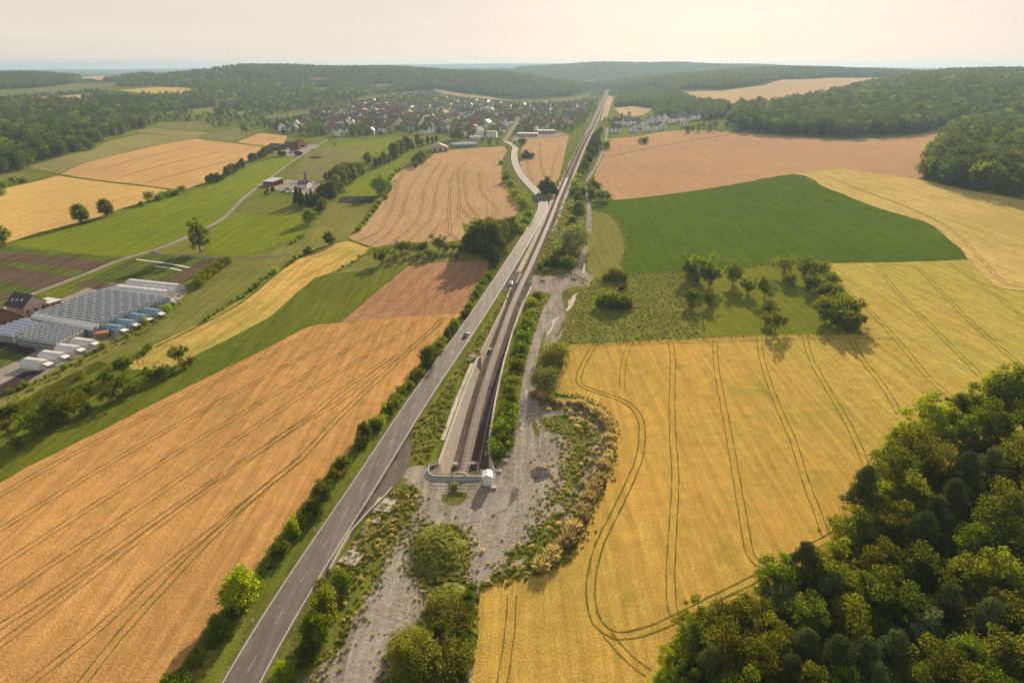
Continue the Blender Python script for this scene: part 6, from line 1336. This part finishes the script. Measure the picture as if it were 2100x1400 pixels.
if len(hp) > NI:
    mb = MB(); cols = ['wall_white', 'wall_cream', 'roof_red', 'roof_brown', 'roof_grey']
    for p in hp[NI:]:
        w, l, hw, hr = random.uniform(8, 10), random.uniform(10, 15), 5.2, 3.8; rz = random.uniform(0, 3.1); c, s = math.cos(rz), math.sin(rz); z0 = p[2]
        f = lambda q: (p[0] + q[0] * c - q[1] * s, p[1] + q[0] * s + q[1] * c, z0 + q[2]); x, y = w / 2, l / 2
        mb.add([f(q) for q in [(-x, -y, -1), (x, -y, -1), (x, y, -1), (-x, y, -1), (-x, -y, hw), (x, -y, hw), (x, y, hw), (-x, y, hw), (0, -y, hw + hr), (0, y, hw + hr)]], [(0, 1, 5, 8, 4), (1, 2, 6, 5), (2, 3, 7, 9, 6), (3, 0, 4, 7)], random.choice([0, 0, 1]))
        mb.add([f(q) for q in [(-x - .5, -y - .5, hw - .3), (0, -y - .5, hw + hr + .1), (0, y + .5, hw + hr + .1), (-x - .5, y + .5, hw - .3), (x + .5, -y - .5, hw - .3), (x + .5, y + .5, hw - .3)]], [(0, 1, 2, 3), (1, 4, 5, 2)], random.choice([2, 3, 4]))
    o = mb.obj('distant_houses', cols); o['kind'] = 'stuff'; setp(o, 'tiny far houses at the back of the village below the hills', 'houses')
vt = fill(VIL, 13, .62, clear, 93); hx = hp[:, :2]
vt = np.array([p for p in vt if ((hx - p[:2]) ** 2).sum(1).min() > 60 and free(p[0], p[1], 9)])
scatter_obj('village_trees', vt, FS, 'garden trees scattered densely between the village houses', 'trees', .35, .78, 94)
# white larger blocks at the near village edge, petrol-station like flat roofs
def block(u, v, w, l, h, rz, wall, roof, label, cat='building', name='building', n=5, flat=True):
    p = G(u, v); e = empty(name, p, R(rz)); setp(e, label, cat)
    m = MB(); m.box(0, 0, -1, w, l, h + 1); m.obj('wall', wall, e)
    m = MB(); m.box(0, 0, h, w + .6, l + .6, .35); m.obj('roof', roof, e)
    for f in range(int(h // 3)):
        for k in range(n):
            m = MB(); m.box(0, 0, 0, w / n * .5, .1, 1.4); m.obj('window', 'window_dark', e, loc=(-w / 2 + (k + .5) * w / n, -l / 2 - .06, 1 + f * 2.9))
    return e
block(1009,282,16,13,9.5,-8,'wall_white','roof_grey','white three-storey apartment block at the near village edge')
block(978,286,22,10,4.5,5,'wall_white','roof_metal','low white hall left of the apartment block'); block(1082,279,34,14,4.5,-3,'wall_cream','roof_metal','long flat commercial hall right of the village street')
block(1120,273,30,16,4.5,3,'wall_grey','roof_grey','grey flat hall near the small wheat field'); block(985,268,20,12,7.5,10,'wall_white','roof_grey','white office block behind the low hall')

# ------------------------------------------------------------------ farms, barns, nursery
def barn(u, v, w, l, hw, hr, rz, wall, roof, label, cat='barn', over=.6, name='barn', doors=0):
    p = G(u, v); e = empty(name, p, R(rz)); setp(e, label, cat); wm, rm_, cm = house_meshes(w, l, hw, hr, wall, roof, over, False)
    link('wall', wm, e); link('roof', rm_, e)
    for k in range(doors):
        m = MB(); m.box(0, 0, 0, 2.6, .1, hw * .75); m.obj('door', 'wood_dark', e, loc=(-w / 2 + (k + .5) * w / doors, -l / 2 - .07, 0))
    return e
def mono(u, v, w, l, h0, h1, rz, wall, roof, label, doors=3):
    p = G(u, v); e = empty('shed', p, R(rz)); setp(e, label, 'shed'); m = MB(); x, y = w / 2, l / 2
    m.add([(-x, -y, -1), (x, -y, -1), (x, y, -1), (-x, y, -1), (-x, -y, h0), (x, -y, h0), (x, y, h1), (-x, y, h1)], [(0, 1, 5, 4), (1, 2, 6, 5), (2, 3, 7, 6), (3, 0, 4, 7)]); m.obj('wall', wall, e)
    m = MB(); m.add([(-x - .6, -y - .6, h0 + .05), (x + .6, -y - .6, h0 + .05), (x + .6, y + .6, h1 + .05), (-x - .6, y + .6, h1 + .05), (-x - .6, -y - .6, h0 + .3), (x + .6, -y - .6, h0 + .3), (x + .6, y + .6, h1 + .3), (-x - .6, y + .6, h1 + .3)], [(0, 3, 2, 1), (4, 5, 6, 7), (0, 1, 5, 4), (1, 2, 6, 5), (2, 3, 7, 6), (3, 0, 4, 7)]); m.obj('roof', roof, e)
    for k in range(doors): m = MB(); m.box(0, 0, 0, .1, l / doors * .6, h0 * .8); m.obj('door', 'wood_dark', e, loc=(x + .06, -y + (k + .5) * l / doors, 0))
mono(561,379,11,17,4.2,5.2,-14,'wood_brown','roof_metal','grey wooden shed with pale sloping metal roof beside the farm lane')
e = barn(625,384,13,9,3.6,2.4,88,'wall_white','roof_grey','white farmhouse with grey roof behind the dark conifers','house',name='farmhouse'); windows_on(e, 9, 9, 3.6, (0,), 3)
p = G(627, 371); e = empty('silo', p); setp(e, 'tall slim grey silo tower behind the white farmhouse', 'silo')
m = MB(); m.tube([(0, 0, -.5), (0, 0, 8.6)], [1.35, 1.35], 16); m.obj('silo_body', 'concrete_dark', e, smooth=False)
m = MB(); m.tube([(0, 0, 8.6), (0, 0, 9.1)], [1.5, .6], 16); m.obj('silo_roof', 'roof_grey', e)
m = MB(); m.beam((1.45, 0, 0), (1.45, 0, 8.4), .3, .1); m.obj('ladder', 'steel', e)
for i, (u, v, w, l) in enumerate(((590,389,5,2.5),(600,392,6,2.6),(583,394,4,2.4),(596,397,7,2.6),(607,388,4,2.4))):
    m = MB(); m.box(0, 0, 0, w, l, 1.7); m.box(w * .1, 0, 1.7, w * .5, l * .85, .5, taper=.85); o = m.obj('farm_trailer', 'steel' if i % 2 else 'concrete_dark', loc=G(u, v)); later(o, 'grey farm trailer parked in the yard below the shed', 'trailer')
barn(568,307,15,20,4,4,68,'wood_dark','roof_brown','left dark barn with brown roof beside the meadow lane'); barn(597,302,13,14,3.6,3.6,75,'wood_brown','roof_brown','middle brown barn in the barn cluster')
barn(617,300,13,24,5,4.2,28,'wood_orange','roof_brown','large barn with orange timber gable beside the lane',doors=1); barn(606,312,9,11,3.2,3.2,80,'wall_cream','roof_brown','small cream outbuilding in front of the barns'); barn(612,318,6,7,2.6,2,60,'wood_dark','roof_dark','tiny dark shed beside the farm lane','shed',name='shed')
barn(1079,324,11,13,3.0,6.5,10,'wood_dark','roof_dark','small black field barn with steep roof in the wheat'); barn(1076,322,3,3,2.0,1.2,10,'wall_grey','roof_dark','little grey annexe at the black field barn','shed',name='shed') if False else None
T('round_tree',1090,325,314,'small round tree right beside the black field barn')
barn(901,308,22,27,4.6,4.2,12,'wall_cream','roof_brown','wide nursery hall with brown roof above the middle wheat field','hall',name='nursery_hall',doors=3)
m = None
# building helpers for glasshouses: corners in the world, spans side by side
def gh_block(name, A, B, C, D, n, eave, rise, roof, wall, label, vents=True, frame=True, arch=False):
    """A-B is the front long side, A-D the direction in which the n spans are stacked; ridges run A->B"""
    z0 = min(z_at(*p) for p in (A, B, C, D)); A, B, C, D = [Vector((p[0], p[1], 0)) for p in (A, B, C, D)]
    o0 = (A + C) / 2; root = empty(name, (o0.x, o0.y, z0)); setp(root, label, 'greenhouse')
    L = lambda s, t, z: tuple((A.lerp(B, s)).lerp(D.lerp(C, s), t) - o0 + Vector((0, 0, z)))
    def add(nm, m, mat):
        return m.obj(nm, mat, root)
    rf, gl, fr, vn = MB(), MB(), MB(), MB(); K = 6 if arch else 2
    for k in range(n):
        pr = [(k / n + j / K / n, eave + rise * (math.sin(math.pi * j / K) if arch else (1 if j == 1 else 0))) for j in range(K + 1)]
        for (t0, za), (t1, zb) in zip(pr, pr[1:]): rf.add([L(0, t0, za), L(1, t0, za), L(1, t1, zb), L(0, t1, zb)], [(0, 1, 2, 3)])
        for s in (0, 1):
            gl.add([L(s, pr[0][0], 0)] + [L(s, t, z) for t, z in pr] + [L(s, pr[-1][0], 0)], [tuple(range(len(pr) + 2))])
            fr.beam(L(s, k / n, 0), L(s, k / n, eave), .10)
            for (t0, za), (t1, zb) in zip(pr, pr[1:]): fr.beam(L(s, t0, za), L(s, t1, zb), .10)
        fr.beam(L(0, k / n, eave), L(1, k / n, eave), .16)
        if not arch: fr.beam(L(0, (k + .5) / n, eave + rise), L(1, (k + .5) / n, eave + rise), .10)
        nn = 12
        for j in range(1, nn + 1 if frame else 0): fr.beam(L(j / nn, k / n, eave + .05), L(j / nn, (k + .5) / n, eave + rise + .05), .07); fr.beam(L(j / nn, (k + 1) / n, eave + .05), L(j / nn, (k + .5) / n, eave + rise + .05), .07)
        if vents:
            nv = 7
            for j in range(nv):
                s0 = (j + .25 + .5 * (k % 2)) / (nv + .6); s1 = s0 + .36 / nv; t0, t1 = (k + .5) / n, (k + .2) / n
                vn.add([L(s0, t0, eave + rise + .06), L(s1, t0, eave + rise + .06), L(s1, t1, eave + rise * .85), L(s0, t1, eave + rise * .85)], [(0, 1, 2, 3)])
    for t in (0, 1):
        gl.add([L(0, t, 0), L(1, t, 0), L(1, t, eave), L(0, t, eave)], [(0, 1, 2, 3)])
        for j in range(0, 15): fr.beam(L(j / 14, t, 0), L(j / 14, t, eave), .12)
        fr.beam(L(0, t, eave * .5), L(1, t, eave * .5), .08)
    fr.beam(L(1, 1, 0), L(1, 1, eave), .12)
    for s in (0, 1):
        fr.beam(L(s, 0, eave), L(s, 1, eave), .14)
        for j in range(n * 2): fr.beam(L(s, (j + .5) / (n * 2), 0), L(s, (j + .5) / (n * 2), eave), .07)
    add('glass_roof', rf, roof); add('glass_wall', gl, wall)
    add('frame', fr, 'frame_white')
    if vents: add('roof_vents', vn, 'film_white')
    # planted benches inside
    pb = MB()
    for k in range(n):
        for j in range(5): a, b = L((j + .1) / 5, (k + .15) / n, 0), L((j + .9) / 5, (k + .85) / n, 0); c_, d_ = L((j + .9) / 5, (k + .15) / n, 0), L((j + .1) / 5, (k + .85) / n, 0); pb.add([(q[0], q[1], .9) for q in (a, c_, b, d_)], [(0, 1, 2, 3)])
    add('plant_bench', pb, 'weeds')
    return root
q = lambda u, v, h=0: tuple(G(u, v, h=h))[:2]
GH = 3.6
gh_block('greenhouse', q(69,643,GH), q(211,664,GH), q(347,609,GH), q(212,592,GH), 15, 3.6, .85, 'glass_roof', 'glass_wall', 'huge multi-span glasshouse with open roof vents at the nursery')
gh_block('greenhouse', q(36,693,GH), q(115,704,GH), q(172,676,GH), q(88,660,GH), 8, 3.4, .8, 'glass_roof', 'glass_wall', 'smaller multi-span glasshouse with plants in front of the huge one')
gh_block('greenhouse', q(-32,680,GH), q(25,688,GH), q(84,660,GH), q(48,653,GH), 6, 3.2, .9, 'film_pale', 'glass_wall', 'blue-white film greenhouse cut by the left frame', vents=False, frame=False, arch=True)
gh_block('greenhouse', q(63,651,GH), q(190,675,GH), q(211,666,GH), q(75,642,GH), 2, 3.2, 1.2, 'film_white', 'glass_wall', 'long white twin-arched greenhouse between the two glasshouses', vents=False, frame=False, arch=True)
_n = G(952, 300); _r = lambda x, y: (_n.x + x * math.cos(.25) - y * math.sin(.25), _n.y + x * math.sin(.25) + y * math.cos(.25))
gh_block('greenhouse', _r(-17, -9), _r(17, -9), _r(17, 13), _r(-17, 13), 5, 3.2, 1.4, 'film_white', 'glass_wall', 'row of glass roofs beside the nursery hall above middle wheat', frame=False)
def tunnel(u, v, ux, uy, w, l, h, film, label, ends='frame_white', door=True):
    """ux,uy: photograph pixel towards which the axis points"""
    p = G(u, v); t = G(ux, uy); rz = math.atan2(t.y - p.y, t.x - p.x); e = empty('polytunnel', p, rz); later(e, label, 'greenhouse')
    m = MB(); n = 12; sec = [(w / 2 * math.cos(math.pi * (1 - k / n)) * (1 if 0 < k < n else 1), h * math.sin(math.pi * k / n) ** .8) for k in range(n + 1)]
    vs = [(-l / 2, a, b) for a, b in sec] + [(l / 2, a, b) for a, b in sec]; m.add(vs, [(k, k + 1, n + 2 + k, n + 1 + k) for k in range(n)]); m.obj('film_cover', film, e, smooth=True)
    m = MB()
    for s in (-1, 1): m.add([(s * l / 2, a, b) for a, b in sec], [tuple(range(n + 1))])
    m.obj('end_wall', 'film_white' if film != 'film_blue' else 'film_pale', e)
    m = MB()
    for i in range(7):
        x = -l / 2 + l * i / 6; pp = [(x, a * 1.01, b * 1.01) for a, b in sec]
        for a, b in zip(pp, pp[1:]): m.beam(a, b, .09)
    for s in (-1, 1): m.beam((-l / 2, s * w / 2 * 1.01, .5), (l / 2, s * w / 2 * 1.01, .5), .1, .5)
    m.obj('frame', ends, e)
    if door: m = MB(); m.add([(l / 2, -1.4, 2.2), (l / 2, 1.4, 2.2), (l / 2 + 2.6, 1.4, 1.7), (l / 2 + 2.6, -1.4, 1.7)], [(0, 1, 2, 3)]); m.beam((l / 2 + 2.6, 1.4, 0), (l / 2 + 2.6, 1.4, 1.7), .08); m.beam((l / 2 + 2.6, -1.4, 0), (l / 2 + 2.6, -1.4, 1.7), .08); m.obj('porch', 'frame_white', e)
for i, (u, v) in enumerate(((76,751),(111,736),(144,722),(174,709))): tunnel(u, v, u + 50, v + 7, 6.2, 9.5, 3.0, 'film_white', 'small white polytunnel with porch below the glasshouses')
for i, (u, v) in enumerate(((237,682),(262,671),(288,659),(314,648))): tunnel(u, v, u + 50, v + 7, 6.0, 7.8, 3.6, 'film_blue', 'blue polytunnel with porch right of the big glasshouse')
tunnel(293,604,393,615,7.0,31,3.6,'film_white','long white polytunnel directly behind the huge glasshouse',door=False); tunnel(318,592,418,603,7.0,31,3.8,'film_white','rearmost long white polytunnel beside the garden beds',door=False)
m = MB(); m.box(0, 0, 0, 4.5, 3.5, 2.4); m.obj('wall', 'wood_brown', setp(empty('shed', G(212, 692), R(20)), 'small red-brown shed between white and blue polytunnels', 'shed'))
m = MB(); m.box(0, 0, 2.42, 5, 4, .2); m.obj('roof', 'rust', bpy.data.objects['shed.%03d' % (len([o for o in bpy.data.objects if o.name.startswith('shed')]) - 1)]) if False else None
sh = [o for o in bpy.data.objects if o.name.startswith('shed') and o.get('label', '').startswith('small red')][0]; m.obj('roof', 'rust', sh)
for u, v, mt_ in ((340,616,'fleece'),(352,624,'car_white'),(333,634,'steel'),(345,631,'concrete_dark'),(362,618,'fleece'),(326,640,'wood_dark')):
    m = MB(); m.box(0, 0, 0, 3.2, 1.8, 1.3); m.box(0, 0, 1.3, 3.4, 2.0, .12); m.box(.4, .2, 1.42, 1.4, 1.0, .4); o = m.obj('storage_crate', mt_, loc=G(u, v), rz=random.random()); later(o, 'covered storage crate at the right end of the nursery yard', 'crate')
# houses at the nursery
e = barn(58,638,11,11.5,4.2,4.4,68,'wall_pink','roof_dark','pink rendered nursery house with steep dark roof','house',name='house'); windows_on(e, 11, 11.5, 4.2, (0, 1), 3); rf = [c for c in e.children if c.name.startswith('roof')][0]
for k in range(3):
    m = MB(); sl = 4.4 / 5.5; x0, x1 = 2.2 + .3 * k, 3.3 + .3 * k; y = -3 + 3 * k; zz = lambda x: 4.2 + 4.4 - sl * x + .32
    for s in (-1, 1): m.add([(s * x0, y, zz(x0)), (s * x1, y, zz(x1)), (s * x1, y + 1.2, zz(x1)), (s * x0, y + 1.2, zz(x0))], [(0, 1, 2, 3)])
    link('skylight', m.mesh('skylight', 'film_pale'), rf)
block(103,629,6,9,3.0,68,'wood_orange','film_white','terrace annexe with white awning right of the pink house','annexe','annexe',2)
barn(-6,668,11,14,4.2,4.6,68,'wood_brown','roof_brown','brown barn at the left frame below the pink house')

# ------------------------------------------------------------------ cars
def car(p, rz, paint, label):
    e = empty('car', p, rz); setp(e, label, 'car'); W2, L2 = .92, 2.25
    prof = [(-L2, .35), (-L2, .85), (-L2 + .25, .98), (-1.35, 1.0), (-.75, 1.47), (.75, 1.50), (1.55, 1.02), (L2 - .15, .95), (L2, .70), (L2, .35)]
    m = MB(); n = len(prof); rows = []
    for s, k in ((-1, 1.0), (1, 1.0)):
        rows.append([(s * W2 * (.78 if z > 1.1 else 1.0), y, z) for y, z in prof])
    m.add(rows[0] + rows[1], [tuple(range(n)), tuple(range(2 * n - 1, n - 1, -1))] + [(k, n + k, n + (k + 1) % n, (k + 1) % n) for k in range(n)]); b = m.obj('body', paint, e)
    bv = b.modifiers.new('bevel', 'BEVEL'); bv.width = .07; bv.segments = 2
    m = MB(); m.add([(-.66, -1.30, 1.06), (.66, -1.30, 1.06), (.60, -.82, 1.44), (-.60, -.82, 1.44)], [(0, 1, 2, 3)]); m.v = [(x, y - .035, z + .03) for x, y, z in m.v]; m.obj('rear_window', 'car_glass', e)
    m = MB(); m.add([(-.66, 1.47, 1.07), (.66, 1.47, 1.07), (.60, .82, 1.47), (-.60, .82, 1.47)], [(3, 2, 1, 0)]); m.v = [(x, y + .035, z + .035) for x, y, z in m.v]; m.obj('windscreen', 'car_glass', e)
    for s in (-1, 1):
        m = MB(); m.add([(s * .90, -1.15, 1.06), (s * .90, 1.3, 1.08), (s * .745, .72, 1.42), (s * .745, -.7, 1.40)], [(0, 1, 2, 3)]); m.v = [(x + s * .02, y, z) for x, y, z in m.v]; m.obj('side_window', 'car_glass', e)
        m = MB(); m.box(s * .68, -L2 - .01, .72, .34, .06, .18); m.obj('tail_lamp', 'lamp_red', e); m = MB(); m.box(s * .68, L2 - .02, .62, .34, .08, .16); m.obj('headlight', 'frame_white', e)
        for y in (-1.35, 1.38): m = MB(); m.tube([(s * .70, y, .33), (s * .95, y, .33)], [.33, .33], 14); w_ = m.obj('wheel', 'tyre', e); m = MB(); m.tube([(s * .955, y, .33), (s * .965, y, .33)], [.19, .19], 10); m.obj('rim', 'steel', w_)
    return e
def road_dir(y):
    P = ROAD; k = min(range(len(P) - 1), key=lambda i: abs(P[i][1] - y) if P[i][1] < 520 else 1e9); return math.atan2(P[k + 1][1] - P[k][1], P[k + 1][0] - P[k][0]) - math.pi / 2
p = G(956, 689); p.z += .07; car(p, road_dir(p.y) + math.pi, 'car_grey', 'silver grey car driving towards the viewer on the main road')
p = G(1048, 583); p.z += .07; car(p, road_dir(p.y) + .1, 'car_white', 'white car standing in the small lay-by beside the railway')
# masts on the horizon, marker posts, small things on the gravel
for u, v, t_, h, lb in ((773, 139, 4300, 34, 'thin radio mast on the wooded ridge left of centre'), (1290, 131, 5000, 38, 'thin radio mast on the wooded ridge above the railway')):
    x, f, d = ray(u, v); P3 = (x * t_, f * t_, z_at(x * t_, f * t_)); m = MB(); m.tube([(0, 0, 0), (0, 0, h + 16)], [1.6, .7], 6)
    for k in range(3): m.box(0, 0, h + 2 + k * 4, 3.4, 3.4, 1.2)
    o = m.obj('radio_mast', 'steel', loc=P3); setp(o, lb, 'mast')
rk = [G(random.uniform(1000, 1200), random.uniform(850, 1120)) for _ in range(60)] + [G(random.uniform(740, 960), random.uniform(1000, 1400)) for _ in range(60)]
m = MB()
for p in rk:
    if not (abs(p.x - xt(max(p.y, 100))) < 9 and p.y > 160): s = random.uniform(.15, .42); m.box(p.x, p.y, p.z - .1, s, s * random.uniform(.6, 1.3), s * .8, random.random() * 3, taper=.6)
o = m.obj('rubble', 'chalk'); o['kind'] = 'stuff'; setp(o, 'scattered pale stones lying on the gravel', 'rubble')
for y in np.arange(110, 420, 25):
    k = min(range(len(ROAD)), key=lambda i: abs(ROAD[i][1] - y)); q_ = normals(ROAD)[k]
    for s in (-4.7, 4.9):
        if s > 0 and y < 215: continue
        m = MB(); m.box(0, 0, 0, .16, .12, .85); m.box(0, 0, .85, .17, .13, .15); o = m.obj('marker_post', 'frame_white', loc=(ROAD[k][0] + q_[0] * s, ROAD[k][1] + q_[1] * s, 0)); later(o, 'white delineator post on the %s verge of the road' % ('left' if s < 0 else 'right'), 'post', 'delineator posts')
finish_labels()
def haze_box():
    zmin = float(GZ.min()) - 14; zmax = float(GZ.max()) + 8
    m = MB(); x, y0, y1 = 23500, -700, 16500
    m.add([(-x, y0, zmin), (x, y0, zmin), (x, y1, zmin), (-x, y1, zmin), (-x, y0, zmax), (x, y0, zmax), (x, y1, zmax), (-x, y1, zmax)], [(0, 3, 2, 1), (4, 5, 6, 7), (0, 1, 5, 4), (1, 2, 6, 5), (2, 3, 7, 6), (3, 0, 4, 7)])
    mt, nt, out = nmat('haze'); v = N(nt, 'ShaderNodeVolumePrincipled')
    v.inputs['Density'].default_value = HAZE; v.inputs['Color'].default_value = (0.36, 0.49, 0.63, 1); v.inputs['Anisotropy'].default_value = 0.3
    nt.links.new(v.outputs[0], out.inputs['Volume']); o = m.obj('haze', 'haze'); o['kind'] = 'stuff'
HAZE = 0.0001
haze_box()
